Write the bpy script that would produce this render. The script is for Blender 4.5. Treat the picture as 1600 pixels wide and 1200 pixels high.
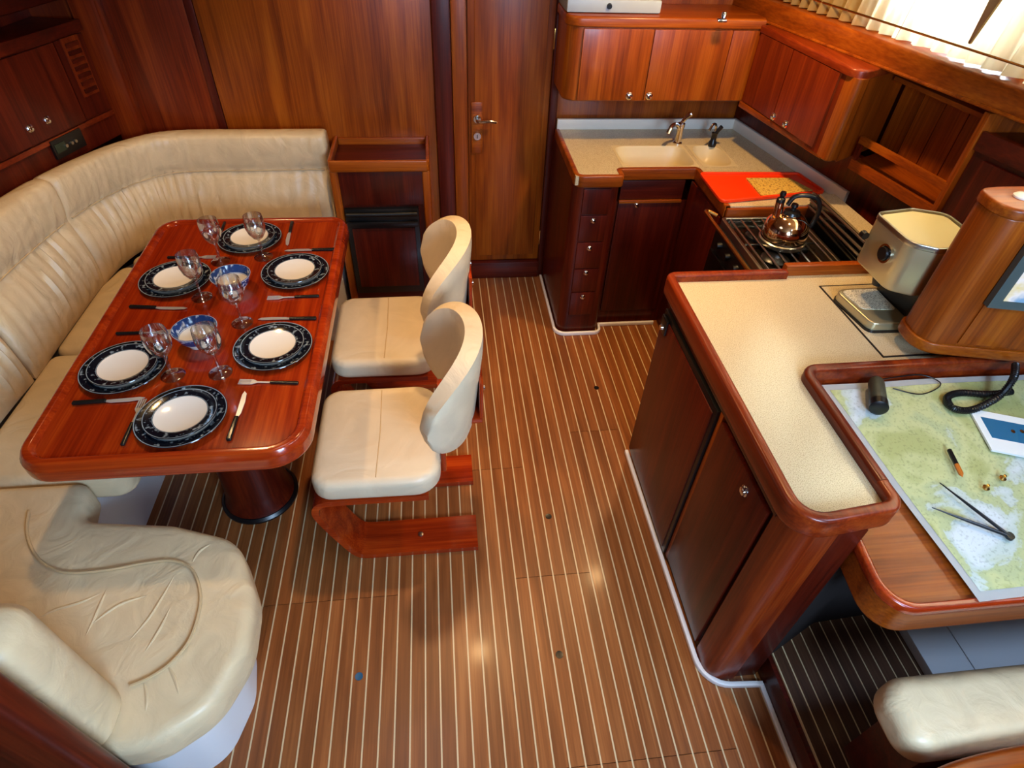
import bpy, bmesh, math, random
from mathutils import Vector, Matrix
random.seed(7)
for o in list(bpy.data.objects): bpy.data.objects.remove(o, do_unlink=True)
SC = bpy.context.scene
COL = SC.collection
PI = math.pi

# ------------------------------------------------------------------ camera
S = 0.048                                   # floor plank pitch in metres
F_PX, PITCH, YAW, ROLL = 936.07, 0.752304, 0.142345, -0.0501312
CAM = Vector((2.5956 * S, 0.0, 43.1677 * S))
fwd = Vector((math.sin(YAW) * math.cos(PITCH), math.cos(YAW) * math.cos(PITCH), -math.sin(PITCH)))
rgt = Vector((math.cos(YAW), -math.sin(YAW), 0))
dwn = fwd.cross(rgt)
r2 = math.cos(ROLL) * rgt + math.sin(ROLL) * dwn
d2 = -math.sin(ROLL) * rgt + math.cos(ROLL) * dwn
cam = bpy.data.cameras.new('camera'); cam_o = bpy.data.objects.new('camera', cam); COL.objects.link(cam_o)
M = Matrix(((r2.x, -d2.x, -fwd.x, CAM.x), (r2.y, -d2.y, -fwd.y, CAM.y), (r2.z, -d2.z, -fwd.z, CAM.z), (0, 0, 0, 1)))
cam_o.matrix_world = M
cam.sensor_width = 36.0; cam.sensor_fit = 'HORIZONTAL'; cam.lens = F_PX / 1600 * 36.0
cam.clip_start = 0.02
SC.camera = cam_o

def ray(u, v): return r2 * ((u - 800) / F_PX) + d2 * ((v - 600) / F_PX) + fwd
def pz(u, v, z): d = ray(u, v); return CAM + d * ((z - CAM.z) / d.z)
def py(u, v, y): d = ray(u, v); return CAM + d * ((y - CAM.y) / d.y)
def pxx(u, v, x): d = ray(u, v); return CAM + d * ((x - CAM.x) / d.x)
def pp(u, v, a, b):                         # on the upright plane through two plan points
    n = Vector((-(b[1] - a[1]), b[0] - a[0], 0)); d = ray(u, v)
    return CAM + d * ((Vector((a[0], a[1], 0)) - CAM).dot(n) / d.dot(n))

# ------------------------------------------------------------------ light and exposure
SC.view_settings.view_transform = 'Standard'; SC.view_settings.look = 'None'
SC.view_settings.gamma = 1.0; SC.view_settings.use_curve_mapping = False
SC.view_settings.exposure = 0.35
W = bpy.data.worlds.new('sky'); SC.world = W; W.use_nodes = True
W.node_tree.nodes['Background'].inputs[0].default_value = (0.86, 0.93, 1.0, 1)
W.node_tree.nodes['Background'].inputs[1].default_value = 22.0
def area(name, loc, size, power, col, target=None):
    l = bpy.data.lights.new(name, 'AREA'); l.shape = 'RECTANGLE'; l.size, l.size_y = size
    l.energy = power; l.color = col
    o = bpy.data.objects.new(name, l); COL.objects.link(o); o.location = loc
    d = (Vector(target) - Vector(loc)) if target else Vector((0, 0, -1))
    o.rotation_euler = d.to_track_quat('-Z', 'Y').to_euler()
    return o
def spot(name, loc, power, col, target, angle=100, blend=0.6, radius=0.03):
    l = bpy.data.lights.new(name, 'SPOT'); l.energy = power; l.color = col
    l.spot_size = math.radians(angle); l.spot_blend = blend; l.shadow_soft_size = radius
    o = bpy.data.objects.new(name, l); COL.objects.link(o); o.location = loc
    o.rotation_euler = (Vector(target) - Vector(loc)).to_track_quat('-Z', 'Y').to_euler()
    return o
CEIL = 2.25
COOL = (0.46, 0.69, 1.0); WARM = (1.0, 0.62, 0.27)
area('companionway_daylight', (0.85, -0.95, 1.80), (0.75, 0.75), 68, COOL, (-0.45, 1.1, 0.6))
area('deck_hatch_daylight', (-0.15, 1.15, CEIL - 0.02), (0.5, 0.5), 2.5, (0.92, 0.95, 1.0))
area('chart_corner_hatch_daylight', (1.75, 0.15, CEIL - 0.02), (0.45, 0.4), 16, (0.45, 0.66, 1.0), (1.65, 0.55, 0.2))
spot('downlight_saloon', (0.25, 1.80, CEIL - 0.03), 52, WARM, (0.45, 1.62, 0), 76, 0.7, 0.05)
spot('downlight_table', (-0.95, 2.25, CEIL - 0.03), 32, WARM, (-0.9, 2.1, 0), 105, 0.6, 0.05)
spot('downlight_galley', (1.20, 2.30, CEIL - 0.03), 54, WARM, (1.2, 2.6, 0), 105, 0.6, 0.05)
spot('downlight_island', (1.35, 1.50, CEIL - 0.03), 16, WARM, (1.4, 1.45, 0), 85, 0.6, 0.05)
spot('downlight_bulkhead', (0.0, 2.72, CEIL - 0.03), 12, WARM, (0.05, 3.0, 0), 110, 0.6, 0.05)

# ------------------------------------------------------------------ materials
def srgb(r, g, b):
    f = lambda c: (c / 255 / 12.92) if c / 255 <= 0.04045 else ((c / 255 + 0.055) / 1.055) ** 2.4
    return (f(r), f(g), f(b), 1)
def newmat(name):
    m = bpy.data.materials.new(name); m.use_nodes = True
    nt = m.node_tree; return m, nt, nt.nodes['Principled BSDF']
def N(nt, t, **kw):
    n = nt.nodes.new(t)
    for k, v in kw.items():
        if k.startswith('i_'): n.inputs[k[2:].replace('_', ' ')].default_value = v
        else: setattr(n, k, v)
    return n
def plain(name, col, rough=0.5, metal=0.0, bump=0, bscale=60, coat=0, spec=0.5):
    m, nt, b = newmat(name)
    b.inputs['Base Color'].default_value = col; b.inputs['Roughness'].default_value = rough
    b.inputs['Metallic'].default_value = metal; b.inputs['Coat Weight'].default_value = coat
    b.inputs['Specular IOR Level'].default_value = spec
    if bump:
        tc = N(nt, 'ShaderNodeTexCoord'); no = N(nt, 'ShaderNodeTexNoise'); no.inputs['Scale'].default_value = bscale
        bu = N(nt, 'ShaderNodeBump'); bu.inputs['Strength'].default_value = bump; bu.inputs['Distance'].default_value = 0.004
        nt.links.new(tc.outputs['Object'], no.inputs['Vector']); nt.links.new(no.outputs['Fac'], bu.inputs['Height'])
        nt.links.new(bu.outputs['Normal'], b.inputs['Normal'])
    return m
def wood(name, dark, mid, light, axis='Z', rough=0.28, coat=0.25, width=1.0, vary=0.25):
    m, nt, b = newmat(name); L = nt.links
    tc = N(nt, 'ShaderNodeTexCoord'); oi = N(nt, 'ShaderNodeObjectInfo')
    mul = N(nt, 'ShaderNodeMath', operation='MULTIPLY'); mul.inputs[1].default_value = 13.7
    L.new(oi.outputs['Random'], mul.inputs[0])
    add = N(nt, 'ShaderNodeVectorMath', operation='ADD')
    L.new(tc.outputs['Object'], add.inputs[0]); L.new(mul.outputs[0], add.inputs[1])
    def grain(across, along, detail, dist):
        mp = N(nt, 'ShaderNodeMapping'); s = [across] * 3; s['XYZ'.index(axis)] = along
        mp.inputs['Scale'].default_value = s
        no = N(nt, 'ShaderNodeTexNoise'); no.inputs['Scale'].default_value = 1.0
        no.inputs['Detail'].default_value = detail; no.inputs['Distortion'].default_value = dist
        L.new(add.outputs[0], mp.inputs['Vector']); L.new(mp.outputs[0], no.inputs['Vector'])
        return no.outputs['Fac']
    broad = grain(16 * width, 1.3 * width, 4, 0.7); fine = grain(150 * width, 3.5 * width, 3, 0.1)
    mx = N(nt, 'ShaderNodeMix', data_type='FLOAT'); mx.inputs[0].default_value = 0.38
    L.new(broad, mx.inputs[2]); L.new(fine, mx.inputs[3])
    cr = N(nt, 'ShaderNodeValToRGB'); e = cr.color_ramp.elements
    e[0].position = 0.33; e[0].color = dark; e[1].position = 0.67; e[1].color = light
    k = cr.color_ramp.elements.new(0.5); k.color = mid
    L.new(mx.outputs[0], cr.inputs[0])
    hs = N(nt, 'ShaderNodeHueSaturation'); mr = N(nt, 'ShaderNodeMapRange')
    mr.inputs['To Min'].default_value = 1 - vary; mr.inputs['To Max'].default_value = 1 + vary
    L.new(oi.outputs['Random'], mr.inputs['Value']); L.new(mr.outputs[0], hs.inputs['Value'])
    L.new(cr.outputs[0], hs.inputs['Color']); L.new(hs.outputs[0], b.inputs['Base Color'])
    b.inputs['Roughness'].default_value = rough; b.inputs['Coat Weight'].default_value = coat
    b.inputs['Coat Roughness'].default_value = 0.12; b.inputs['Specular IOR Level'].default_value = 0.32
    bu = N(nt, 'ShaderNodeBump'); bu.inputs['Strength'].default_value = 0.06; bu.inputs['Distance'].default_value = 0.002
    L.new(fine, bu.inputs['Height']); L.new(bu.outputs['Normal'], b.inputs['Normal'])
    return m
MAT = {}
for ax in 'XYZ':
    MAT['cherry' + ax] = wood('cherry_wood_' + ax, srgb(104, 40, 4), srgb(140, 62, 7), srgb(168, 86, 16), ax, rough=0.33, coat=0.08, vary=0.08)
    MAT['maho' + ax] = wood('mahogany_' + ax, srgb(52, 9, 3), srgb(76, 17, 5), srgb(100, 30, 8), ax, rough=0.33, coat=0.08, vary=0.08)
    MAT['red' + ax] = wood('red_brown_wood_' + ax, srgb(84, 22, 5), srgb(114, 36, 8), srgb(142, 56, 14), ax, rough=0.3, coat=0.1, vary=0.06)
    MAT['gloss' + ax] = wood('varnished_table_wood_' + ax, srgb(118, 28, 6), srgb(150, 44, 10), srgb(178, 66, 16), ax, rough=0.16, coat=0.5, vary=0.04)
MAT['teak'] = wood('teak_plank', srgb(106, 56, 24), srgb(132, 74, 34), srgb(156, 94, 48), 'Y', rough=0.36, coat=0.05, vary=0.10)
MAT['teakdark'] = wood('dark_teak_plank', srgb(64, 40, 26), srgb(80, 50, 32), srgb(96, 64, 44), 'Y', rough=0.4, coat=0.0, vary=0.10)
MAT['holly'] = plain('holly_strip', srgb(206, 178, 136), 0.35)
def leather(name, base, scale=1.0):
    m, nt, b = newmat(name); L = nt.links
    tc = N(nt, 'ShaderNodeTexCoord')
    n1 = N(nt, 'ShaderNodeTexNoise'); n1.inputs['Scale'].default_value = 9 * scale; n1.inputs['Detail'].default_value = 5; n1.inputs['Distortion'].default_value = 1.2
    n2 = N(nt, 'ShaderNodeTexNoise'); n2.inputs['Scale'].default_value = 260
    L.new(tc.outputs['Object'], n1.inputs['Vector']); L.new(tc.outputs['Object'], n2.inputs['Vector'])
    b1 = N(nt, 'ShaderNodeBump'); b1.inputs['Strength'].default_value = 0.4; b1.inputs['Distance'].default_value = 0.02
    b2 = N(nt, 'ShaderNodeBump'); b2.inputs['Strength'].default_value = 0.1; b2.inputs['Distance'].default_value = 0.001
    L.new(n1.outputs['Fac'], b1.inputs['Height']); L.new(n2.outputs['Fac'], b2.inputs['Height'])
    L.new(b1.outputs['Normal'], b2.inputs['Normal']); L.new(b2.outputs['Normal'], b.inputs['Normal'])
    cr = N(nt, 'ShaderNodeValToRGB'); e = cr.color_ramp.elements
    e[0].color = tuple(c * 0.88 for c in base[:3]) + (1,); e[1].color = base; e[0].position = 0.3; e[1].position = 0.6
    L.new(n1.outputs['Fac'], cr.inputs[0]); L.new(cr.outputs[0], b.inputs['Base Color'])
    b.inputs['Roughness'].default_value = 0.42
    return m
MAT['leather'] = leather('cream_leather', srgb(218, 194, 154))
MAT['leather2'] = leather('cream_chair_leather', srgb(220, 200, 168), 0.6)
MAT['pipe'] = plain('cream_piping', srgb(196, 168, 126), 0.5)
MAT['whitebase'] = plain('white_gelcoat', srgb(226, 226, 226), 0.3)
MAT['kick'] = plain('white_kick_strip', srgb(236, 230, 226), 0.3)
MAT['black'] = plain('black_plastic', srgb(14, 14, 15), 0.3)
MAT['blackglass'] = plain('black_glass', srgb(8, 8, 9), 0.06)
MAT['chrome'] = plain('chrome', srgb(222, 222, 222), 0.12, 1.0)
MAT['steel'] = plain('brushed_steel', srgb(178, 176, 168), 0.28, 1.0)
MAT['brass'] = plain('brass', srgb(200, 150, 80), 0.25, 1.0)
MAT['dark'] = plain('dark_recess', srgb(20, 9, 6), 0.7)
MAT['sink'] = plain('sink_composite', srgb(206, 186, 142), 0.35)
MAT['red'] = plain('red_tray_plastic', srgb(246, 58, 6), 0.35)
MAT['white'] = plain('white_china', srgb(240, 232, 220), 0.15)
MAT['greypl'] = plain('grey_plastic', srgb(132, 142, 150), 0.4)
MAT['bezel'] = plain('grey_screen_bezel', srgb(74, 84, 82), 0.4)
def speckle(name, base, spot_c, scale=420, rough=0.22):
    m, nt, b = newmat(name); L = nt.links
    tc = N(nt, 'ShaderNodeTexCoord'); no = N(nt, 'ShaderNodeTexNoise'); no.inputs['Scale'].default_value = scale; no.inputs['Detail'].default_value = 2
    cr = N(nt, 'ShaderNodeValToRGB'); e = cr.color_ramp.elements
    e[0].position = 0.36; e[0].color = spot_c; e[1].position = 0.5; e[1].color = base
    L.new(tc.outputs['Object'], no.inputs['Vector']); L.new(no.outputs['Fac'], cr.inputs[0]); L.new(cr.outputs[0], b.inputs['Base Color'])
    b.inputs['Roughness'].default_value = rough
    return m
MAT['counter'] = speckle('speckled_counter', srgb(206, 188, 150), srgb(160, 140, 104), rough=0.15)
MAT['cutting'] = speckle('cutting_board_mat', srgb(222, 180, 80), srgb(170, 120, 40), 120, 0.6)
def glassmat(name, tint=(1, 1, 1, 1), extra=0.10):
    m, nt, b = newmat(name); L = nt.links; nt.nodes.remove(b)
    tr = N(nt, 'ShaderNodeBsdfTransparent'); tr.inputs[0].default_value = tint
    gl = N(nt, 'ShaderNodeBsdfGlossy'); gl.inputs['Roughness'].default_value = 0.03
    lw = N(nt, 'ShaderNodeLayerWeight'); lw.inputs[0].default_value = 0.35
    ad = N(nt, 'ShaderNodeMath', operation='MULTIPLY_ADD'); ad.inputs[1].default_value = 0.75; ad.inputs[2].default_value = extra; ad.use_clamp = True
    mx = N(nt, 'ShaderNodeMixShader'); L.new(lw.outputs['Facing'], ad.inputs[0]); L.new(ad.outputs[0], mx.inputs[0])
    L.new(tr.outputs[0], mx.inputs[1]); L.new(gl.outputs[0], mx.inputs[2])
    L.new(mx.outputs[0], nt.nodes['Material Output'].inputs[0])
    return m
MAT['glass'] = glassmat('clear_glass', (0.98, 0.99, 0.99, 1), 0.17)
MAT['pane'] = glassmat('window_glass', (0.95, 0.97, 1, 1), 0.02)
def plate_mat(name, r_white, r_out, blue=False):
    m, nt, b = newmat(name); L = nt.links
    tc = N(nt, 'ShaderNodeTexCoord'); sx = N(nt, 'ShaderNodeSeparateXYZ'); L.new(tc.outputs['Object'], sx.inputs[0])
    cx = N(nt, 'ShaderNodeCombineXYZ'); L.new(sx.outputs[0], cx.inputs[0]); L.new(sx.outputs[1], cx.inputs[1])
    ln = N(nt, 'ShaderNodeVectorMath', operation='LENGTH'); L.new(cx.outputs[0], ln.inputs[0])
    mr = N(nt, 'ShaderNodeMapRange'); mr.inputs['From Min'].default_value = r_white; mr.inputs['From Max'].default_value = r_out
    L.new(ln.outputs['Value'], mr.inputs['Value'])
    gate = N(nt, 'ShaderNodeMath', operation='GREATER_THAN'); gate.inputs[1].default_value = r_white; L.new(ln.outputs['Value'], gate.inputs[0])
    vo = N(nt, 'ShaderNodeTexNoise'); vo.inputs['Scale'].default_value = 62; vo.inputs['Detail'].default_value = 2
    L.new(tc.outputs['Object'], vo.inputs['Vector'])
    cr = N(nt, 'ShaderNodeValToRGB'); e = cr.color_ramp.elements
    ink = srgb(14, 18, 28) if not blue else srgb(40, 66, 120)
    pale = srgb(150, 162, 168) if not blue else srgb(214, 222, 232)
    e[0].position = 0.56; e[0].color = ink; e[1].position = 0.70; e[1].color = pale
    L.new(vo.outputs['Fac'], cr.inputs[0])
    ring = N(nt, 'ShaderNodeValToRGB'); q = ring.color_ramp.elements
    q[0].position = 0.0; q[0].color = (0, 0, 0, 1); q[1].position = 1.0; q[1].color = (0, 0, 0, 1)
    for p_, v_ in ((0.10, 0), (0.16, 1), (0.74, 1), (0.80, 0)):
        k = ring.color_ramp.elements.new(p_); k.color = (v_, v_, v_, 1)
    L.new(mr.outputs[0], ring.inputs[0])
    m1 = N(nt, 'ShaderNodeMix', data_type='RGBA'); m1.inputs[6].default_value = ink
    L.new(ring.outputs[0], m1.inputs[0]); L.new(cr.outputs[0], m1.inputs[7])
    rl_ = N(nt, 'ShaderNodeValToRGB'); w_ = rl_.color_ramp.elements
    w_[0].position = 0.0; w_[0].color = (0, 0, 0, 1); w_[1].position = 1.0; w_[1].color = (0, 0, 0, 1)
    for p_, v_ in ((0.03, 0), (0.05, 1), (0.08, 1), (0.10, 0), (0.84, 0), (0.87, 1), (0.91, 1), (0.94, 0)):
        k = rl_.color_ramp.elements.new(p_); k.color = (v_, v_, v_, 1)
    L.new(mr.outputs[0], rl_.inputs[0])
    m0 = m1; m1 = N(nt, 'ShaderNodeMix', data_type='RGBA'); m1.inputs[7].default_value = pale
    L.new(rl_.outputs[0], m1.inputs[0]); L.new(m0.outputs[2], m1.inputs[6])
    m2 = N(nt, 'ShaderNodeMix', data_type='RGBA'); m2.inputs[6].default_value = srgb(244, 236, 222)
    L.new(gate.outputs[0], m2.inputs[0]); L.new(m1.outputs[2], m2.inputs[7]); L.new(m2.outputs[2], b.inputs['Base Color'])
    b.inputs['Roughness'].default_value = 0.12
    return m
MAT['plate'] = plate_mat('dark_rim_china', 0.096, 0.130)
MAT['plate2'] = plate_mat('dark_rim_side_china', 0.074, 0.104)
MAT['bowl'] = plate_mat('blue_white_china', 0.056, 0.073, True)
def chart_mat():
    m, nt, b = newmat('nautical_chart_print'); L = nt.links
    tc = N(nt, 'ShaderNodeTexCoord'); no = N(nt, 'ShaderNodeTexNoise'); no.inputs['Scale'].default_value = 5.5; no.inputs['Detail'].default_value = 7; no.inputs['Distortion'].default_value = 0.6
    L.new(tc.outputs['Object'], no.inputs['Vector'])
    cr = N(nt, 'ShaderNodeValToRGB'); e = cr.color_ramp.elements; cr.color_ramp.interpolation = 'EASE'
    e[0].position = 0.34; e[0].color = srgb(198, 204, 204); e[1].position = 0.64; e[1].color = srgb(160, 162, 100)
    for p_, c_ in ((0.42, srgb(180, 190, 180)), (0.45, srgb(168, 174, 126)), (0.53, srgb(182, 184, 128))):
        k = cr.color_ramp.elements.new(p_); k.color = c_
    L.new(no.outputs['Fac'], cr.inputs[0])
    n2 = N(nt, 'ShaderNodeTexNoise'); n2.inputs['Scale'].default_value = 120; n2.inputs['Detail'].default_value = 4
    L.new(tc.outputs['Object'], n2.inputs['Vector'])
    c2 = N(nt, 'ShaderNodeValToRGB'); f = c2.color_ramp.elements; f[0].position = 0.36; f[0].color = (0.35, 0.36, 0.3, 1); f[1].position = 0.46; f[1].color = (1, 1, 1, 1)
    L.new(n2.outputs['Fac'], c2.inputs[0])
    mx = N(nt, 'ShaderNodeMix', data_type='RGBA', blend_type='MULTIPLY'); mx.inputs[0].default_value = 0.35
    L.new(cr.outputs[0], mx.inputs[6]); L.new(c2.outputs[0], mx.inputs[7]); L.new(mx.outputs[2], b.inputs['Base Color'])
    b.inputs['Roughness'].default_value = 0.6
    return m
MAT['chart'] = chart_mat()
MAT['paper'] = plain('white_paper', srgb(222, 222, 216), 0.7)
MAT['blueprint'] = plain('blue_printed_panel', srgb(10, 92, 130), 0.5)
def screen_mat():
    m, nt, b = newmat('lit_plotter_screen'); L = nt.links
    tc = N(nt, 'ShaderNodeTexCoord'); no = N(nt, 'ShaderNodeTexNoise'); no.inputs['Scale'].default_value = 14; no.inputs['Detail'].default_value = 4
    L.new(tc.outputs['Object'], no.inputs['Vector'])
    cr = N(nt, 'ShaderNodeValToRGB'); e = cr.color_ramp.elements
    e[0].position = 0.40; e[0].color = srgb(120, 170, 222); e[1].position = 0.56; e[1].color = srgb(236, 240, 250)
    k = cr.color_ramp.elements.new(0.70); k.color = srgb(224, 210, 120)
    L.new(no.outputs['Fac'], cr.inputs[0]); L.new(cr.outputs[0], b.inputs['Emission Color']); b.inputs['Emission Strength'].default_value = 0.75
    b.inputs['Base Color'].default_value = (0.02, 0.02, 0.02, 1); b.inputs['Roughness'].default_value = 0.2
    return m
MAT['screen'] = screen_mat()
def curtain_mat():
    m, nt, b = newmat('sheer_curtain_cloth'); L = nt.links; nt.nodes.remove(b)
    tl = N(nt, 'ShaderNodeBsdfTranslucent'); tl.inputs[0].default_value = srgb(250, 234, 190)
    df = N(nt, 'ShaderNodeBsdfDiffuse'); df.inputs[0].default_value = srgb(196, 164, 104)
    mx = N(nt, 'ShaderNodeMixShader'); mx.inputs[0].default_value = 0.45
    L.new(tl.outputs[0], mx.inputs[1]); L.new(df.outputs[0], mx.inputs[2]); L.new(mx.outputs[0], nt.nodes['Material Output'].inputs[0])
    return m
MAT['curtain'] = curtain_mat()
MAT['headliner'] = plain('low_bounce_headliner', srgb(150, 122, 88), 0.7)  # unseen headliner darkened to mid-brown to limit the light it bounces
MAT['tie'] = plain('brown_tie_cloth', srgb(150, 110, 50), 0.7)
MAT['handle'] = plain('dark_cutlery_handle', srgb(22, 24, 22), 0.25)
MAT['cutlery'] = plain('polished_cutlery', srgb(226, 226, 222), 0.3, 0.6)
MAT['copper'] = plain('polished_kettle_metal', srgb(214, 176, 140), 0.1, 1.0)
MAT['plug'] = plain('blue_plug', srgb(20, 80, 110), 0.4)
MAT['machine'] = plain('champagne_machine_metal', srgb(190, 178, 140), 0.3, 0.7)
MAT['machtop'] = plain('cream_machine_top', srgb(224, 212, 160), 0.35)

# ------------------------------------------------------------------ mesh helpers
def box(bm, x0, x1, y0, y1, z0, z1, b=0.0, seg=2):
    r = bmesh.ops.create_cube(bm, size=1.0)
    vs = r['verts']
    for v in vs: v.co = Vector((x0 + (v.co.x + .5) * (x1 - x0), y0 + (v.co.y + .5) * (y1 - y0), z0 + (v.co.z + .5) * (z1 - z0)))
    if b > 0:
        es = list({e for v in vs for e in v.link_edges})
        bmesh.ops.bevel(bm, geom=es, offset=b, segments=seg, profile=0.6, affect='EDGES')
    return bm
def B(*a, **k): return box(bmesh.new(), *a, **k)
def rounded(pts, n=6):
    """pts: (x, y, r) corners -> polyline with rounded corners"""
    out = []
    for i, p in enumerate(pts):
        c = Vector(p[:2]); r = p[2] if len(p) > 2 else 0
        a = Vector(pts[i - 1][:2]); b_ = Vector(pts[(i + 1) % len(pts)][:2])
        if r <= 0: out.append((c.x, c.y)); continue
        u = (a - c).normalized(); w = (b_ - c).normalized()
        ang = u.angle(w); d = min(r / math.tan(ang / 2), (a - c).length * .49, (b_ - c).length * .49); rr = d * math.tan(ang / 2)
        ctr = c + (u + w).normalized() * (rr / math.sin(ang / 2))
        p0 = c + u * d - ctr; p1 = c + w * d - ctr
        a0 = math.atan2(p0.y, p0.x); a1 = math.atan2(p1.y, p1.x); da = (a1 - a0 + PI) % (2 * PI) - PI
        for k in range(n + 1):
            t = a0 + da * k / n; out.append((ctr.x + rr * math.cos(t), ctr.y + rr * math.sin(t)))
    return out
def ccw(poly):
    s = sum(poly[i - 1][0] * poly[i][1] - poly[i][0] * poly[i - 1][1] for i in range(len(poly)))
    return poly if s > 0 else poly[::-1]
def inset(poly, d):
    n = len(poly); out = []
    for i in range(n):
        a, c, b_ = Vector(poly[i - 1]), Vector(poly[i]), Vector(poly[(i + 1) % n])
        e1 = (c - a); e2 = (b_ - c)
        if e1.length < 1e-7: e1 = e2
        if e2.length < 1e-7: e2 = e1
        n1 = Vector((-e1.y, e1.x)).normalized(); n2 = Vector((-e2.y, e2.x)).normalized()
        m = n1 + n2
        m = m / max(0.35, m.dot(n1)) if m.length > 1e-6 else n1
        q = c + m * d; out.append((q.x, q.y))
    return out
def slab(poly, z0, z1, r=0.0, rb=0.0, n=4, bm=None, crown=0.0):
    """extruded outline with rounded top (r) and bottom (rb) edges"""
    bm = bm or bmesh.new(); poly = ccw(poly)
    rings = []
    if rb > 0:
        for k in range(n + 1):
            a = PI / 2 * k / n; rings.append((rb * (1 - math.sin(a)), z0 + rb * (1 - math.cos(a))))
    else: rings.append((0, z0))
    if r > 0:
        for k in range(n + 1):
            a = PI / 2 * k / n; rings.append((r * (1 - math.cos(a)), z1 - r * (1 - math.sin(a))))
    else: rings.append((0, z1))
    prev = None; m = len(poly); first = None
    for ins, z in rings:
        ring = [bm.verts.new((x, y, z)) for x, y in (inset(poly, ins) if ins else poly)]
        if prev:
            for i in range(m): bm.faces.new((prev[i - 1], prev[i], ring[i], ring[i - 1]))
        else: first = ring
        prev = ring
    bm.faces.new(first[::-1])
    if False:
        cx = inset(poly, r + 0.05); rg = [bm.verts.new((x, y, z1 + crown)) for x, y in cx]
        for i in range(m): bm.faces.new((prev[i - 1], prev[i], rg[i], rg[i - 1]))
        prev = rg
    bm.faces.new(prev)
    return bm
def sweep(path, prof, closed=False, bm=None, cap=True):
    """sweep a closed profile of (offset to the left of travel, z) along a plan path"""
    bm = bm or bmesh.new(); n = len(path); rows = []
    for i in range(n):
        c = Vector(path[i][:2]); a = Vector(path[i - 1][:2]) if (i > 0 or closed) else None
        b_ = Vector(path[(i + 1) % n][:2]) if (i < n - 1 or closed) else None
        n1 = Vector((-(c - a).y, (c - a).x)).normalized() if a is not None else None
        n2 = Vector((-(b_ - c).y, (b_ - c).x)).normalized() if b_ is not None else None
        if n1 is None: m = n2
        elif n2 is None: m = n1
        else: m = n1 + n2; m = m / max(0.35, m.dot(n1))
        zz = path[i][2] if len(path[i]) > 2 else 0
        rows.append([bm.verts.new((c.x + m.x * d, c.y + m.y * d, z + zz)) for d, z in prof])
    k = len(prof)
    for i in range(n if closed else n - 1):
        r0, r1 = rows[i], rows[(i + 1) % n]
        for j in range(k): bm.faces.new((r0[j - 1], r0[j], r1[j], r1[j - 1]))
    if not closed and cap: bm.faces.new(rows[0]); bm.faces.new(rows[-1][::-1])
    bmesh.ops.recalc_face_normals(bm, faces=bm.faces)
    return bm
def rprof(d0, d1, z0, z1, r, n=3):
    return rounded([(d0, z0, r), (d1, z0, r), (d1, z1, r), (d0, z1, r)], n)
def catmull(pts, per=8):
    out = []; P = [Vector(p) for p in pts]; n = len(P)
    for i in range(n - 1):
        p0 = P[max(i - 1, 0)]; p1 = P[i]; p2 = P[i + 1]; p3 = P[min(i + 2, n - 1)]
        for k in range(per):
            t = k / per
            out.append(0.5 * ((2 * p1) + (p2 - p0) * t + (2 * p0 - 5 * p1 + 4 * p2 - p3) * t * t + (3 * p1 - p0 - 3 * p2 + p3) * t ** 3))
    out.append(P[-1]); return out
def tube(pts, r, n=8, bm=None, rs=None):
    bm = bm or bmesh.new(); pts = [Vector(p) for p in pts]; rows = []; up = None
    for i, p in enumerate(pts):
        t = (pts[min(i + 1, len(pts) - 1)] - pts[max(i - 1, 0)]).normalized()
        if up is None: up = t.orthogonal().normalized()
        up = (up - t * up.dot(t)).normalized(); s = t.cross(up)
        rr = rs[i] if rs else r
        rows.append([bm.verts.new(p + (up * math.cos(2 * PI * j / n) + s * math.sin(2 * PI * j / n)) * rr) for j in range(n)])
    for a, b_ in zip(rows, rows[1:]):
        for j in range(n): bm.faces.new((a[j - 1], a[j], b_[j], b_[j - 1]))
    bm.faces.new(rows[0][::-1]); bm.faces.new(rows[-1])
    return bm
def lathe(prof, n=32, bm=None, c=(0, 0, 0), axis='Z'):
    bm = bm or bmesh.new(); rows = []
    def put(r, h, a):
        x, y = r * math.cos(a), r * math.sin(a)
        q = {'Z': (x, y, h), 'Y': (x, h, y), 'X': (h, x, y)}[axis]
        return bm.verts.new((c[0] + q[0], c[1] + q[1], c[2] + q[2]))
    for r, h in prof:
        rows.append([put(r, h, 0)] if r < 1e-6 else [put(r, h, 2 * PI * j / n) for j in range(n)])
    for a, b_ in zip(rows, rows[1:]):
        if len(a) == 1 and len(b_) == 1: continue
        for j in range(n):
            if len(a) == 1: bm.faces.new((a[0], b_[j], b_[j - 1]))
            elif len(b_) == 1: bm.faces.new((a[j - 1], a[j], b_[0]))
            else: bm.faces.new((a[j - 1], a[j], b_[j], b_[j - 1]))
    bmesh.ops.recalc_face_normals(bm, faces=bm.faces)
    return bm
def hexa(bm, a, b_, z0, z1, t, side=1):
    """upright board from plan point a to b with thickness t to the left"""
    a = Vector(a[:2]); b_ = Vector(b_[:2]); n = Vector((-(b_ - a).y, (b_ - a).x)).normalized() * t * side
    return slab([tuple(a), tuple(b_), tuple(b_ + n), tuple(a + n)], z0, z1, bm=bm)

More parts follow.
